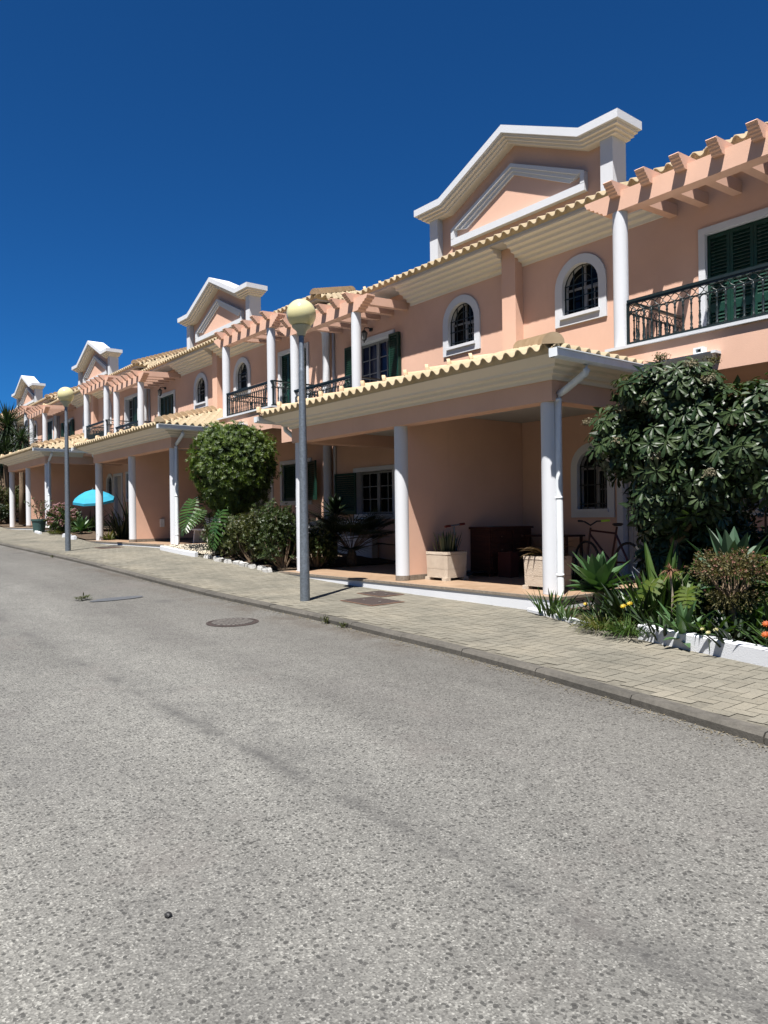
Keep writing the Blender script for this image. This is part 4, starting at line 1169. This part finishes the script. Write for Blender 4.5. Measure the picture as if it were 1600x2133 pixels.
# ------------------------------------------------------------------ planting
def gz(x, y): return pave_z(x, y) + .06
def crown_points(n, rx, ry, rz, power=2.5, shell=.75, rnd=random):
    pts = []
    while len(pts) < n:
        u_ = Vector((rnd.gauss(0, 1), rnd.gauss(0, 1), rnd.gauss(0, 1))).normalized()
        k = (abs(u_.x) ** power + abs(u_.y) ** power + abs(u_.z) ** power) ** (-1 / power)
        f = shell + (1 - shell) * rnd.random() ** .6
        p = u_ * k * f; pts.append((Vector((p.x * rx, p.y * ry, p.z * rz)), u_))
    return pts
# round clipped tree
random.seed(5)
tx, ty = -16.0, 8.2; tz = gz(tx, ty); cz = 1.22 - tz
o = empty('clipped_tree', (tx, ty, tz), 'dense round clipped tree standing in the bed left of the near lamp post', 'tree')
mb = MB(); mb.tube([(0, 0, -.1), (.03, 0, .5), (-.02, .04, 1.0), (.02, 0, cz)], [.07, .06, .055, .03], 9)
for a in range(7): mb.tube([(0, .02, 1.0 + a * .06), (.35 * math.cos(a * .9), .35 * math.sin(a * .9), 1.5 + a * .07), (.7 * math.cos(a * .9), .7 * math.sin(a * .9), cz + .2)], [.03, .02, .008], 6)
part('trunk', mb, M['bark'], o, smooth=True)
def bumps(u_): return 1 + .05 * math.sin(u_.x * 9 + 1) * math.sin(u_.y * 8) + .045 * math.sin(u_.z * 11 + u_.x * 5) + (random.random() ** 6) * .13
mb = MB(); mc = MB()
for p, u_ in crown_points(2900, .93, .93, 1.0, 2.7, .80):
    p = p * bumps(u_)
    if p.z < 0: p = Vector((p.x * (1 + p.z * .22), p.y * (1 + p.z * .22), p.z * 1.08))
    c = p + Vector((0, 0, cz)); ax_ = (u_ + Vector((random.uniform(-.5, .5), random.uniform(-.5, .5), random.uniform(-.1, .7)))).normalized()
    s1 = ax_.cross(Vector((.3, .2, .9))).normalized(); s2 = ax_.cross(s1); m_ = random.randint(7, 10); ph = random.random() * 6
    for k in range(m_):
        t = ph + 2 * math.pi * k / m_; d = (ax_ * random.uniform(.25, .9) + s1 * math.cos(t) + s2 * math.sin(t)).normalized()
        mb.leaf(c, d, ax_, random.uniform(.07, .11), .020)
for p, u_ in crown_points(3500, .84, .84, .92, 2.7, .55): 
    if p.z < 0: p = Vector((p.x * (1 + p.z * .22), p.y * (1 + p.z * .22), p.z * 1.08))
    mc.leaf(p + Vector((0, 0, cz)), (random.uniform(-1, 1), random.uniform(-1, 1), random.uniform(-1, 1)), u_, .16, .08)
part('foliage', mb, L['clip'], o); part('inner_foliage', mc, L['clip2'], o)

# low shrubs
def shrub(x, y, rx, ry, h, n, mat, label, seed, leaf=.055, group='dense green shrubs in the bed by the lamp post', name='shrub'):
    rnd = random.Random(seed); z = gz(x, y); o = empty(name, (x, y, z), label, 'shrub', group)
    mb = MB(); lb = MB(); tips = []
    for i in range(26):
        a = rnd.uniform(0, 6.28); k = rnd.random() ** .5; tip = Vector((rx * k * math.cos(a), ry * k * math.sin(a), h * (rnd.uniform(.65, 1.0) if k < .75 else rnd.uniform(.3, .8))))
        base = Vector((tip.x * .12, tip.y * .12, -.05)); mid = base.lerp(tip, .5) + Vector((tip.x * .12, tip.y * .12, -.05 * h))
        mb.tube([tuple(base), tuple(mid), tuple(tip)], [.022, .013, .004], 5); tips.append((mid, tip))
    for i in range(n):
        mid, tip = rnd.choice(tips); t = rnd.random() ** .55; p = mid.lerp(tip, t) + Vector((rnd.gauss(0, .10), rnd.gauss(0, .10), rnd.gauss(0, .07)))
        ax_ = Vector((rnd.uniform(-1, 1), rnd.uniform(-1, 1), rnd.uniform(.1, 1.2))).normalized(); s1 = ax_.cross(Vector((.2, .5, .8))).normalized(); s2 = ax_.cross(s1); ph = rnd.random() * 6
        for k in range(5):
            q_ = ph + 1.257 * k; lb.leaf(p, ax_ * rnd.uniform(.2, .8) + s1 * math.cos(q_) + s2 * math.sin(q_), ax_, leaf * rnd.uniform(.8, 1.3), leaf * .45)
    part('stems', mb, M['bark'], o); part('leaves', lb, mat, o); return o
shrub(-15.0, 7.72, .70, .5, .98, 2000, L['shrub'], 'dark green shrub at the left end of the shrub bed, next to the pebbles', 1)
shrub(-15.75, 7.85, .45, .42, .72, 1000, L['shrub'], 'lowest dark shrub spreading over the edge of the pebble bed', 7)
shrub(-14.05, 7.60, .72, .52, 1.02, 2300, L['shrub2'], 'olive green shrub below the split monstera leaves', 2)
shrub(-13.3, 7.82, .66, .52, 1.22, 2500, L['shrub'], 'tall green shrub just left of the near lamp post', 3)
shrub(-12.82, 7.62, .42, .38, 1.12, 1300, L['shrub'], 'green shrub with a visible stem directly behind the near lamp post', 6)
shrub(-12.72, 8.35, .42, .42, .78, 1300, L['shrub'], 'small round shrub at the foot of the fan palm', 4)
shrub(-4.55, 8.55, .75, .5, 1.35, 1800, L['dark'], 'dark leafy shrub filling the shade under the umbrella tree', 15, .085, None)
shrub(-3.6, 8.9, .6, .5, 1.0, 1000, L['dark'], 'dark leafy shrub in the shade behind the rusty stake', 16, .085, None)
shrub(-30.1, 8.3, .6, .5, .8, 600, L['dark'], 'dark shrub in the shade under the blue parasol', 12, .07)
shrub(-39.6, 8.2, .9, .8, 1.9, 900, L['shrub2'], 'bushy green shrub at the far left edge beside the last white column', 13, .09)
shrub(-39.2, 7.6, .6, .5, .9, 600, L['dark'], 'low dark shrub under the tall yucca at the far left', 14, .08)

# split leaf monsteras
def split_leaf(mb, base, d, size, nrm, lobes=10, wk=.58):
    d = Vector(d).normalized(); n = Vector(nrm).normalized(); sd = d.cross(n).normalized(); n = sd.cross(d)
    base = Vector(base); pts = []
    for i in range(lobes + 1):
        t = i / lobes; pts.append(base + d * size * t + n * (-.28 * size * t * t))
    b = len(mb.v)
    for i in range(lobes):
        p = pts[i]; t = (i + .3) / lobes; half = size * wk * math.sin(math.pi * min(1, .16 + .80 * t)) ** .7
        for s_ in (-1, 1):
            dr = (sd * s_ * (1 - .45 * t) + d * (-.35 + 1.15 * t)).normalized()
            wv = size / lobes * (.85 if lobes > 8 else 1.1); q_ = len(mb.v); m1 = p + dr * half * .55 + n * .03 * size; e = p + dr * half - n * .16 * half
            off = d * wv
            mb.v += [tuple(p), tuple(p + off), tuple(m1 + off * .92), tuple(m1 - off * .02), tuple(e + off * .72), tuple(e + off * .2)]
            mb.f += [(q_, q_ + 1, q_ + 2, q_ + 3), (q_ + 3, q_ + 2, q_ + 4, q_ + 5)]
    mb.tube([tuple(p + n * .004) for p in pts], .006, 4)
def monstera(x, y, leaves, mat, label, z=None):
    z = gz(x, y) if z is None else z; o = empty('monstera', (x, y, z), label, 'monstera', 'split leaf monstera plants')
    st = MB(); lf = MB()
    for (dx, dy, dz, dirv, size) in leaves:
        st.tube([(0, 0, 0), (dx * .5, dy * .5, dz * .75), (dx, dy, dz)], .012, 5)
        nrm = Vector((0, -.35, 1)); split_leaf(lf, (dx, dy, dz), dirv, size, nrm, 12 if size > .45 else 7)
    part('stalks', st, L['shrub2'], o); part('leaves', lf, mat, o)
monstera(-16.35, 7.75, [(-.55, -.2, 1.25, (.25, -.55, -.8), .78), (-.9, .1, 1.0, (-.7, -.3, -.6), .7), (.1, -.3, .95, (.2, -.6, -.45), .5), (-.3, .1, .9, (-.4, .3, -.3), .6)], L['mon'], 'monstera whose big drooping split leaf hangs left of the clipped tree')
monstera(-15.15, 7.55, [(.05, -.15, 1.0, (-.05, -.4, -.85), .75), (.5, .1, .8, (.7, -.2, -.3), .5), (-.2, .1, .8, (-.5, -.3, -.3), .5)], L['mon'], 'monstera with a bright yellow ribbed split leaf above the shrubs')
monstera(-4.05, 7.2, [(-.28, -.1, .50, (-.3, -.5, -.6), .32), (.1, -.1, .44, (.2, -.6, -.5), .28), (-.1, .1, .56, (-.5, -.2, -.1), .26)], L['monlit'], 'yellowish green split leaf plant in the middle of the right bed')
monstera(-3.55, 8.1, [(.0, 0, .80, (.3, -.6, -.2), .36), (-.25, .1, .68, (-.5, -.4, -.2), .34), (.22, -.1, .66, (.6, -.5, -.3), .36), (.05, -.2, .54, (.1, -.8, -.4), .34)], L['monlit'], 'light green monstera behind the grey agave at the right edge')

# fan palm in the carport gap
def fan_palm(x, y, n, stalk, rad, label, seed):
    rnd = random.Random(seed); z = gz(x, y); o = empty('fan_palm', (x, y, z), label, 'palm', None); st = MB(); lf = MB()
    st.lathe(0, 0, [(.10, -.05), (.11, .18), (.06, .30)], 9)
    for i in range(n):
        a = 2.4 * i + rnd.uniform(-.2, .2); e = rnd.uniform(.15, 1.5); d = Vector((math.cos(a), math.sin(a), e)).normalized(); ln = stalk * rnd.uniform(.75, 1.1)
        p = Vector((0, 0, .25)) + d * ln; st.tube([(0, 0, .25), tuple(Vector((0, 0, .25)) + d * ln * .5 + Vector((0, 0, .03))), tuple(p)], .009, 4)
        d2 = (d + Vector((0, 0, -.35))).normalized(); sd = d2.cross(Vector((0, 0, 1))).normalized(); nr = sd.cross(d2)
        for k in range(26):
            t = R(-128 + 256 * k / 25); dd = d2 * math.cos(t) + sd * math.sin(t) + nr * .12
            lf.blade(p, dd, rad * (1 - .25 * abs(t) / 2.3) * rnd.uniform(.9, 1.05), .030, .35, .2, 3, lambda q_: max(.03, (1 - q_) ** .6 * (.5 + q_)), side=(dd.cross(nr)).normalized())
    part('stalks', st, M['bark'], o); part('fronds', lf, L['palm'], o)
fan_palm(-12.72, 9.25, 34, .82, .62, 'bushy fan palm in the dark gap left of the middle carport column', 2)

# agaves
def agave(x, y, zb, n, ln, wd, mat, label, seed, stem=.25, group='agave plants', lean=(0, 0), name='agave'):
    rnd = random.Random(seed); z = gz(x, y) if zb is None else zb; o = empty(name, (x, y, z), label, 'agave', group); lf = MB(); st = MB()
    if stem > .02: st.tube([(0, 0, -.05), (lean[0] * .5, lean[1] * .5, stem * .5), (lean[0], lean[1], stem + .04)], [.055, .05, .06], 8); part('stem', st, M['paleb'], o)
    for i in range(n):
        f = i / (n - 1); a = i * 2.39996 + rnd.uniform(-.15, .15); e = R(84 - 88 * f + rnd.uniform(-6, 6))
        d = (math.cos(a) * math.cos(e), math.sin(a) * math.cos(e), math.sin(e)); l_ = ln * (.72 + .36 * math.sin(math.pi * min(1, f + .15))) * rnd.uniform(.9, 1.08)
        b = (lean[0] + .03 * math.cos(a), lean[1] + .03 * math.sin(a), stem + .05 * (1 - f))
        lf.blade(b, d, l_, wd * rnd.uniform(.85, 1.1), rnd.uniform(-.15, .25) + .35 * f * rnd.random(), .22, 7, lambda t: (.55 + 1.1 * t if t < .41 else 1.0 - ((t - .41) / .59) ** 1.7) + .015)
    part('leaves', lf, mat, o); return o
agave(-5.25, 7.42, None, 38, .46, .165, L['agave'], 'big fresh green agave rosette beside the front carport column', 1, .26)
agave(-3.72, 7.55, None, 30, .58, .16, L['agaveg'], 'large grey green agave with pointed leaves behind the round bush', 2, .44)
agave(-3.72, 6.56, None, 20, .36, .075, L['agave'], 'small pale green rosette at the white kerb of the right bed', 3, .0)
agave(-27.2, 7.95, None, 30, .52, .14, L['agave'], 'broad green agave at the foot of the farther lamp post', 4, .08)
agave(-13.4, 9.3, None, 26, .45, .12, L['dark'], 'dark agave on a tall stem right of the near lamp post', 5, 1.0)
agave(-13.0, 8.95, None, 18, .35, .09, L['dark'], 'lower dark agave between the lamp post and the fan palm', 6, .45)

# strap leaved clumps
def clump(name, x, y, n, ln, wd, mat, label, cat, seed, spread=.16, up_=1.0, droop=.9, group=None):
    rnd = random.Random(seed); o = empty(name, (x, y, gz(x, y)), label, cat, group); mb = MB()
    for i in range(n):
        a = rnd.uniform(0, 6.28); r = spread * rnd.random() ** .6
        mb.blade((r * math.cos(a), r * math.sin(a), -.03), (math.cos(a) * rnd.uniform(.15, .9), math.sin(a) * rnd.uniform(.15, .9), up_), ln * rnd.uniform(.6, 1.15), wd, droop * rnd.uniform(.5, 1.5), .2, 5)
    part('leaves', mb, mat, o); return o
G1 = 'strap leaved clumps along the bed edge'
clump('daylily', -5.72, 7.12, 46, .34, .026, L['strap'], 'spiky green clump at the left tip of the bed below the column', 'plant', 1, .17, 1.1, .6, G1)
clump('daylily', -5.38, 6.95, 26, .26, .022, L['strap'], 'second spiky green clump, just right of the leftmost one', 'plant', 2, .12, 1.0, .8, G1)
clump('lilyturf', -4.72, 6.72, 210, .24, .010, L['strapdry'], 'fine grassy mound with dry brown tips spilling over the paving', 'plant', 3, .20, .7, 1.9, G1)
clump('lilyturf', -4.32, 6.60, 190, .25, .011, L['strap'], 'fine grassy mound with the yellow flowers', 'plant', 4, .18, .8, 1.7, G1)
clump('lilyturf', -4.98, 6.95, 90, .2, .012, L['strap'], 'low grassy tuft between the agave stem and the dry mound', 'plant', 5, .14, .8, 1.4, G1)
clump('crinum', -4.72, 7.12, 30, .52, .045, L['dark'], 'arching broad straps right of the big agave', 'plant', 6, .14, 1.0, .9)
clump('crinum', -4.35, 7.15, 44, .66, .05, L['strap'], 'tall upright strap leaves in the middle of the right bed', 'plant', 7, .16, 1.5, .5)
clump('bird_of_paradise', -4.50, 7.5, 22, .88, .11, L['strap'], 'broad paddle leaves standing in front of the umbrella tree trunk', 'plant', 8, .14, 2.2, .3)
clump('spider_plant', -2.75, 6.55, 40, .36, .028, L['strap'], 'arching grassy clump at the far right by the white kerb', 'plant', 9, .14, .9, 1.0)
clump('palm_sedge', -2.9, 7.3, 46, .55, .035, L['strap'], 'long arching leaves at the right edge behind the orange flowers', 'plant', 10, .18, 1.1, .8)
clump('crinum', -3.35, 6.62, 26, .30, .03, L['dark'], 'dark low straps below the round bush', 'plant', 11, .12, .8, .9)
clump('cycad', -28.3, 8.6, 60, .95, .05, L['dark'], 'dark arching cycad under the blue parasol', 'plant', 12, .2, .8, .9)
clump('cycad', -24.9, 8.6, 70, 1.15, .05, L['dark'], 'large dark cycad between the two far carport columns', 'plant', 13, .3, 1.1, .7)
clump('cycad', -25.6, 9.3, 50, 1.5, .06, L['dark'], 'tall dark palm leaves right of the blue parasol', 'plant', 14, .3, 1.8, .5)
clump('spider_plant', -24.4, 8.0, 40, .4, .03, L['strapdry'], 'yellowish tuft on the ground behind the far carport column', 'plant', 15, .14, .8, 1.0)
clump('dracaena', -7.15, 9.4, 60, .5, .03, L['dark'], 'dark spiky plant in shade behind the bicycle', 'plant', 16, .06, .8, .5)

fill = [(-4.95, 7.45, .5, .035, 26), (-4.5, 7.0, .55, .035, 28), (-4.1, 6.85, .46, .035, 26), (-3.95, 7.3, .62, .045, 28), (-3.45, 7.25, .6, .045, 28), (-3.05, 7.0, .55, .045, 30), (-2.55, 6.85, .6, .045, 32), (-4.7, 8.3, .7, .07, 24), (-4.0, 8.2, .7, .07, 24), (-3.4, 8.0, .75, .07, 26), (-2.9, 7.8, .8, .06, 28), (-5.3, 8.0, .5, .045, 22), (-4.3, 7.6, .75, .07, 22), (-4.8, 6.9, .36, .03, 24), (-3.6, 6.75, .42, .045, 26), (-3.2, 6.58, .40, .04, 28), (-2.75, 6.5, .42, .04, 28), (-4.0, 6.72, .36, .035, 26), (-2.3, 6.35, .45, .04, 28)]
for i, (x, y, l_, w_, n_) in enumerate(fill):
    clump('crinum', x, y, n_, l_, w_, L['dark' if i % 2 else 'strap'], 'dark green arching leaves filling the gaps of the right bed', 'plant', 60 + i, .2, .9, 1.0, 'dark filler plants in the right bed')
mb = MB(); random.seed(77)
for i in range(5200):
    x = random.uniform(-5.6, -1.6); y = random.uniform(6.1, 9.6)
    if y < 6.42 + (-2.8 - x) * .28 + .14: continue
    z = gz(x, y) + random.uniform(0, .14); mb.leaf((x, y, z), (random.uniform(-1, 1), random.uniform(-1, 1), random.uniform(0, .8)), Vector((0, 0, 1)), random.uniform(.06, .12), .035)
o = link('ground_cover', mb.mesh('ground_cover', L['dark'])); o['kind'] = 'stuff'; o['label'] = 'low dark ground cover leaves carpeting the right bed'; o['category'] = 'ground cover'

# dried seed head
o = plant('dried_flower_head', -4.12, 7.05, gz(-4.12, 7.05), 'brown dried flower head on a stalk in the right bed', 'plant')
mb = MB(); mb.tube([(0, 0, 0), (.02, .0, .35), (0, 0, .60)], .012, 5); part('stalk', mb, M['paleb'], o)
mb = MB(); random.seed(9)
for i in range(60): mb.blade((0, 0, .6), (random.uniform(-1, 1), random.uniform(-1, 1), random.uniform(-.5, 1)), random.uniform(.06, .16), .012, random.uniform(0, 3), .2, 4)
part('dry_petals', mb, L['dry'], o)

# round reddish bush on a stem
random.seed(14)
bx, by = -3.42, 6.92; o = plant('euphorbia_bush', bx, by, gz(bx, by), 'rounded reddish bush on a thin stem at the right of the bed', 'shrub')
mb = MB(); mb.tube([(0, 0, -.05), (.02, .01, .2), (-.01, 0, .40)], [.022, .02, .02], 7)
for i in range(22): a = i * 2.4; mb.tube([(0, 0, .34), (.14 * math.cos(a), .14 * math.sin(a), .50), (.26 * math.cos(a) * (i % 3 + 1) / 3, .26 * math.sin(a) * (i % 3 + 1) / 3, .68)], [.012, .007, .003], 4)
part('stem', mb, M['bark'], o); lb = MB(); fb = MB()
for p, u_ in crown_points(1500, .36, .30, .19, 2.1, .35):
    c = p * (1 + .25 * math.sin(u_.x * 7 + 1) * math.sin(u_.y * 6) + .12 * math.sin(u_.x * 13)) + Vector((0, 0, .64 + .10 * abs(p.x) - (.16 if u_.z < -.2 and abs(p.x) < .18 else 0)))
    for k in range(4): lb.leaf(c, u_ + Vector((random.uniform(-1, 1), random.uniform(-1, 1), random.uniform(-1, 1))), u_, random.uniform(.025, .045), .012)
    if random.random() < .16 and u_.z > -.3:
        for k in range(4): fb.leaf(c + u_ * .02, u_ + Vector((random.uniform(-1, 1), random.uniform(-1, 1), random.uniform(-1, 1))), u_, .022, .016)
part('leaves', lb, L['euph'], o); part('blossom', fb, L['euphfl'], o)

# flowers
def flower(x, y, h, r, mat, label, group, n=14):
    o = plant('flower', x, y, gz(x, y), label, 'flower', group); mb = MB(); mb.tube([(0, 0, -.02), (.0, -.01, h * .6), (0, -.02, h)], .004, 4); part('stalk', mb, L['strap'], o)
    mb = MB(); ax_ = Vector((.1, -.5, .8)).normalized(); s1 = ax_.cross(Vector((1, 0, 0))).normalized(); s2 = ax_.cross(s1)
    for k in range(n):
        t = 2 * math.pi * k / n; mb.leaf((0, -.02, h), ax_ * (.25 + .3 * (k % 2)) + s1 * math.cos(t) + s2 * math.sin(t), ax_, r, r * .55)
    part('petals', mb, mat, o)
flower(-4.30, 6.50, .27, .035, L['yel'], 'yellow flower over the grassy mound, the left of two', 'yellow flowers')
flower(-4.24, 6.52, .30, .035, L['yel'], 'yellow flower over the grassy mound, the higher right one', 'yellow flowers')
flower(-5.12, 7.0, .17, .03, L['yel'], 'single yellow flower at the foot of the big agave', 'yellow flowers')
for i, (x, y, h) in enumerate([(-3.44, 6.42, .16), (-3.36, 6.38, .14), (-3.30, 6.40, .17)]):
    flower(x, y, h, .026, L['cream'], ['cream flower at the white kerb, the left of three', 'cream flower at the white kerb, lowest of three', 'cream flower at the white kerb, the right of three'][i], 'cream flowers')
flower(-2.86, 6.40, .27, .042, L['orange'], 'orange flower near the right edge, upper one', 'orange flowers', 18)
flower(-2.84, 6.34, .19, .042, L['orange'], 'orange flower near the right edge, lower one', 'orange flowers', 18)

# umbrella tree
random.seed(17)
ux, uy = -4.62, 7.95; uz = gz(ux, uy)
o = empty('umbrella_tree', (ux, uy, uz), 'big glossy umbrella tree with flower clusters in the right bed', 'tree')
mb = MB(); mb.tube([(0, 0, -.1), (.04, .02, .5), (.0, .05, 1.0), (.05, .03, 1.6)], [.075, .065, .06, .04], 9)
mb.tube([(-.12, .08, -.1), (-.16, .1, .6), (-.3, .05, 1.2), (-.45, .0, 1.7)], [.045, .04, .03, .02], 7)
cents = [(0, 0, 2.0, .62, .55, .85), (-.55, -.05, 2.10, .42, .42, .52), (.45, .0, 1.95, .5, .45, .75), (0.0, -.1, 2.58, .66, .45, .40), (-.12, .0, 1.42, .40, .4, .55), (-.25, .25, .72, .34, .3, .42), (.1, .35, .95, .55, .35, .5), (1.0, .05, 2.0, .52, .45, .70), (.28, .0, 1.5, .55, .4, .45), (-.1, .4, .5, .5, .3, .35)]
for c in cents: mb.tube([(.02, .04, .8), (c[0] * .5, c[1] * .5, .8 + (c[2] - .8) * .55), (c[0], c[1], c[2])], [.035, .025, .01], 6)
part('trunk', mb, M['bark'], o, smooth=True)
lf = MB(); yl = MB(); inn_ = MB()
def leaflet(mb, p, d, nrm, ln, w):
    d = d.normalized(); sd = d.cross(nrm).normalized(); n = sd.cross(d); b = len(mb.v)
    for t, ww, dz in ((0, .10, 0), (.35, .62, .02), (.7, 1.0, .0), (.92, .72, -.05), (1.0, .2, -.08)):
        c = p + d * ln * t + n * dz * ln; mb.v += [tuple(c - sd * w * .5 * ww + n * w * .14 * ww), tuple(c), tuple(c + sd * w * .5 * ww + n * w * .14 * ww)]
    for i in range(4): a = b + i * 3; mb.f += [(a, a + 1, a + 4, a + 3), (a + 1, a + 2, a + 5, a + 4)]
def rosette(mb, c, ax_, r, n):
    s1 = ax_.cross(Vector((.3, .1, .9))).normalized(); s2 = ax_.cross(s1); ph = random.random() * 6
    for k in range(n):
        t = ph + 2 * math.pi * k / n; d = s1 * math.cos(t) + s2 * math.sin(t) + ax_ * random.uniform(-.35, .25) + Vector((0, 0, -.18))
        leaflet(mb, c + d.normalized() * .02, d, ax_, r * random.uniform(.85, 1.1), r * .36)
for (cx, cy, czz, rx, ry, rz) in cents:
    m_ = int(360 * (rx * ry * rz) ** .45)
    for p, u_ in crown_points(m_, rx, ry, rz, 2.2, .55):
        c = Vector((cx, cy, czz)) + p; ax_ = (u_ * .8 + Vector((random.uniform(-.3, .3), random.uniform(-.5, .1), random.uniform(.1, .9)))).normalized()
        rosette(yl if (random.random() < .04 and u_.z > .3) else lf, c, ax_, random.uniform(.095, .155), random.randint(7, 9))
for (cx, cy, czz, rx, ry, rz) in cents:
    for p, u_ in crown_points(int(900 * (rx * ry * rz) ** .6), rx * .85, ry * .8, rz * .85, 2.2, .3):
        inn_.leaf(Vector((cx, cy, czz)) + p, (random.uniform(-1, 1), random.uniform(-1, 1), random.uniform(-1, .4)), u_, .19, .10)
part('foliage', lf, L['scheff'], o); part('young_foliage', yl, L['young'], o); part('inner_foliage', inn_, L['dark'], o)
def cluster(parent, c, r, mat, nm='flower_cluster'):
    mb = MB()
    for i in range(70):
        d = Vector((random.uniform(-1, 1), random.uniform(-1, 1), random.uniform(-.1, 1.2))).normalized(); e = Vector(c) + d * r * random.uniform(.5, 1.0)
        if i % 3 == 0: mb.tube([c, tuple(e)], .003, 3, False)
        for k in range(3): mb.leaf(e, (random.uniform(-1, 1), random.uniform(-1, 1), random.uniform(-1, 1)), d, .020, .016)
    part(nm, mb, mat, parent)
for c in [(-.92, -.3, 2.30), (-.35, -.40, 2.38), (-.05, -.42, 2.42), (.22, -.38, 2.72), (.45, -.35, 2.78), (.62, -.3, 2.60), (-.42, -.42, 2.02), (.10, -.45, 1.80), (.68, -.42, 1.58)]: cluster(o, c, .085, L['scfl'])
for c in [(-.42, -.2, 2.72), (-.02, -.15, 2.95), (-.66, -.2, 2.42), (.55, -.1, 2.82)]: cluster(o, c, .11, L['euph'], 'seed_cluster')

# hydrangea
random.seed(23)
hx, hy = -28.3, 7.62; o = plant('hydrangea', hx, hy, gz(hx, hy), 'pink flowering hydrangea beside the farther lamp post', 'shrub')
mb = MB(); lb = MB()
for i in range(16): a = i * 2.4; mb.tube([(0, 0, 0), (.2 * math.cos(a), .2 * math.sin(a), .4), (.45 * math.cos(a), .4 * math.sin(a), .75)], [.015, .01, .005], 4)
part('stems', mb, M['paleb'], o)
for p, u_ in crown_points(900, .62, .5, .48, 2.2, .4): lb.leaf(p + Vector((0, 0, .48)), u_ + Vector((random.uniform(-1, 1), random.uniform(-1, 1), random.uniform(-.5, .8))), u_, .14, .08)
part('leaves', lb, L['hydleaf'], o)
for p, u_ in crown_points(46, .64, .52, .50, 2.2, .92):
    if u_.z < -.45 or u_.y > .6: continue
    c = p + Vector((0, 0, .50)); mb = MB()
    for k in range(40):
        d = Vector((random.gauss(0, 1), random.gauss(0, 1), random.gauss(0, 1))).normalized(); mb.leaf(c + d * .075, d.cross(Vector((.3, .8, .1))) + d * .2, d, .045, .04)
    part('flower_head', mb, L['hyd'], o)
clump('lilyturf', -27.9, 7.25, 120, .22, .015, L['strapdry'], 'low dry tuft in front of the hydrangea', 'plant', 41, .2, .8, 1.4)

# yuccas
def yucca(x, y, heads, label, seed):
    rnd = random.Random(seed); z = gz(x, y); o = empty('yucca', (x, y, z), label, 'yucca', 'tall yuccas in front of the far houses')
    for (dx, dy, h, ln, n) in heads:
        mb = MB(); mb.tube([(0, 0, -.1), (dx * .3, dy * .3, h * .4), (dx * .8, dy * .8, h * .8), (dx, dy, h)], [.16, .12, .10, .09], 9); t_ = part('trunk', mb, M['bark'], o, smooth=True)
        lf = MB()
        for i in range(n):
            u_ = Vector((rnd.gauss(0, 1), rnd.gauss(0, 1), rnd.gauss(.35, .9))).normalized(); b = Vector((dx, dy, h + rnd.uniform(-.35, .25)))
            lf.blade(b, u_, ln * rnd.uniform(.75, 1.1), .055, rnd.uniform(.1, .6) + (.6 if u_.z < 0 else 0), .2, 4, lambda t: (.6 + t if t < .4 else 1 - ((t - .4) / .6) ** 1.5) + .02)
        part('crown', lf, L['yucca'], o)
yucca(-40.3, 8.3, [(.0, 0, 4.75, 1.4, 260), (-.75, .25, 4.0, 1.2, 200), (.35, -.2, 3.5, 1.0, 150), (-.5, -.2, 2.9, 1.1, 160), (-1.3, -.3, 3.4, 1.1, 150)], 'tall many headed yucca at the left edge of the picture', 1)
yucca(-38.35, 8.5, [(.0, 0, 3.95, 1.0, 170)], 'shorter single yucca rising behind the far carport roof', 2)
yucca(-42.5, 8.0, [(0, 0, 3.6, .95, 140), (.4, .2, 2.6, .8, 100)], 'yucca behind the tall one at the very left edge', 3)

# grit and dry leaf bits along the kerb
mb = MB(); random.seed(51)
for i in range(2600):
    x = random.uniform(-14, 1.2); d = abs(random.gauss(0, .075)) + .005; y = kerb_y(x) - d; z = road_z(x, y) + .004; t = random.uniform(0, 6.28)
    mb.leaf((x, y, z), (math.cos(t), math.sin(t), random.uniform(0, .3)), Vector((0, 0, 1)), random.uniform(.008, .028), random.uniform(.006, .014))
for i in range(260):
    x = random.uniform(-9, -.5); y = random.uniform(kerb_y(x) + .15, 6.4); z = pave_z(x, y) + .004; t = random.uniform(0, 6.28)
    mb.leaf((x, y, z), (math.cos(t), math.sin(t), .1), Vector((0, 0, 1)), random.uniform(.008, .022), .008)
o = link('kerb_grit', mb.mesh('kerb_grit', L['grit'])); o['kind'] = 'stuff'; o['label'] = 'dry grit and leaf bits gathered along the kerb'; o['category'] = 'grit'

# weeds at the kerb
def weed(x, y, h, label, seed):
    rnd = random.Random(seed); o = plant('weed', x, y, road_z(x, y - .03), label, 'weed', 'weeds in the kerb joint'); mb = MB()
    for i in range(9):
        d = Vector((rnd.uniform(-.35, .35), rnd.uniform(-.4, .1), 1)); mb.blade((rnd.uniform(-.04, .04), 0, 0), d, h * rnd.uniform(.4, 1), .012, .5, .2, 4)
    for i in range(26): mb.leaf((rnd.uniform(-.06, .06), rnd.uniform(-.05, .02), rnd.uniform(0, h * .5)), (rnd.uniform(-1, 1), rnd.uniform(-1, 1), .6), Vector((0, 0, 1)), .035, .018)
    part('leaves', mb, L['shrub2'], o)
weed(-7.5, 5.06, .17, 'taller weed growing in the kerb joint right of the manhole', 1)
weed(-7.12, 5.05, .10, 'shorter weed in the kerb joint, right of the taller one', 2)
weed(-19.5, 5.0, .08, 'tiny weed at the kerb near the farther lamp post', 3)
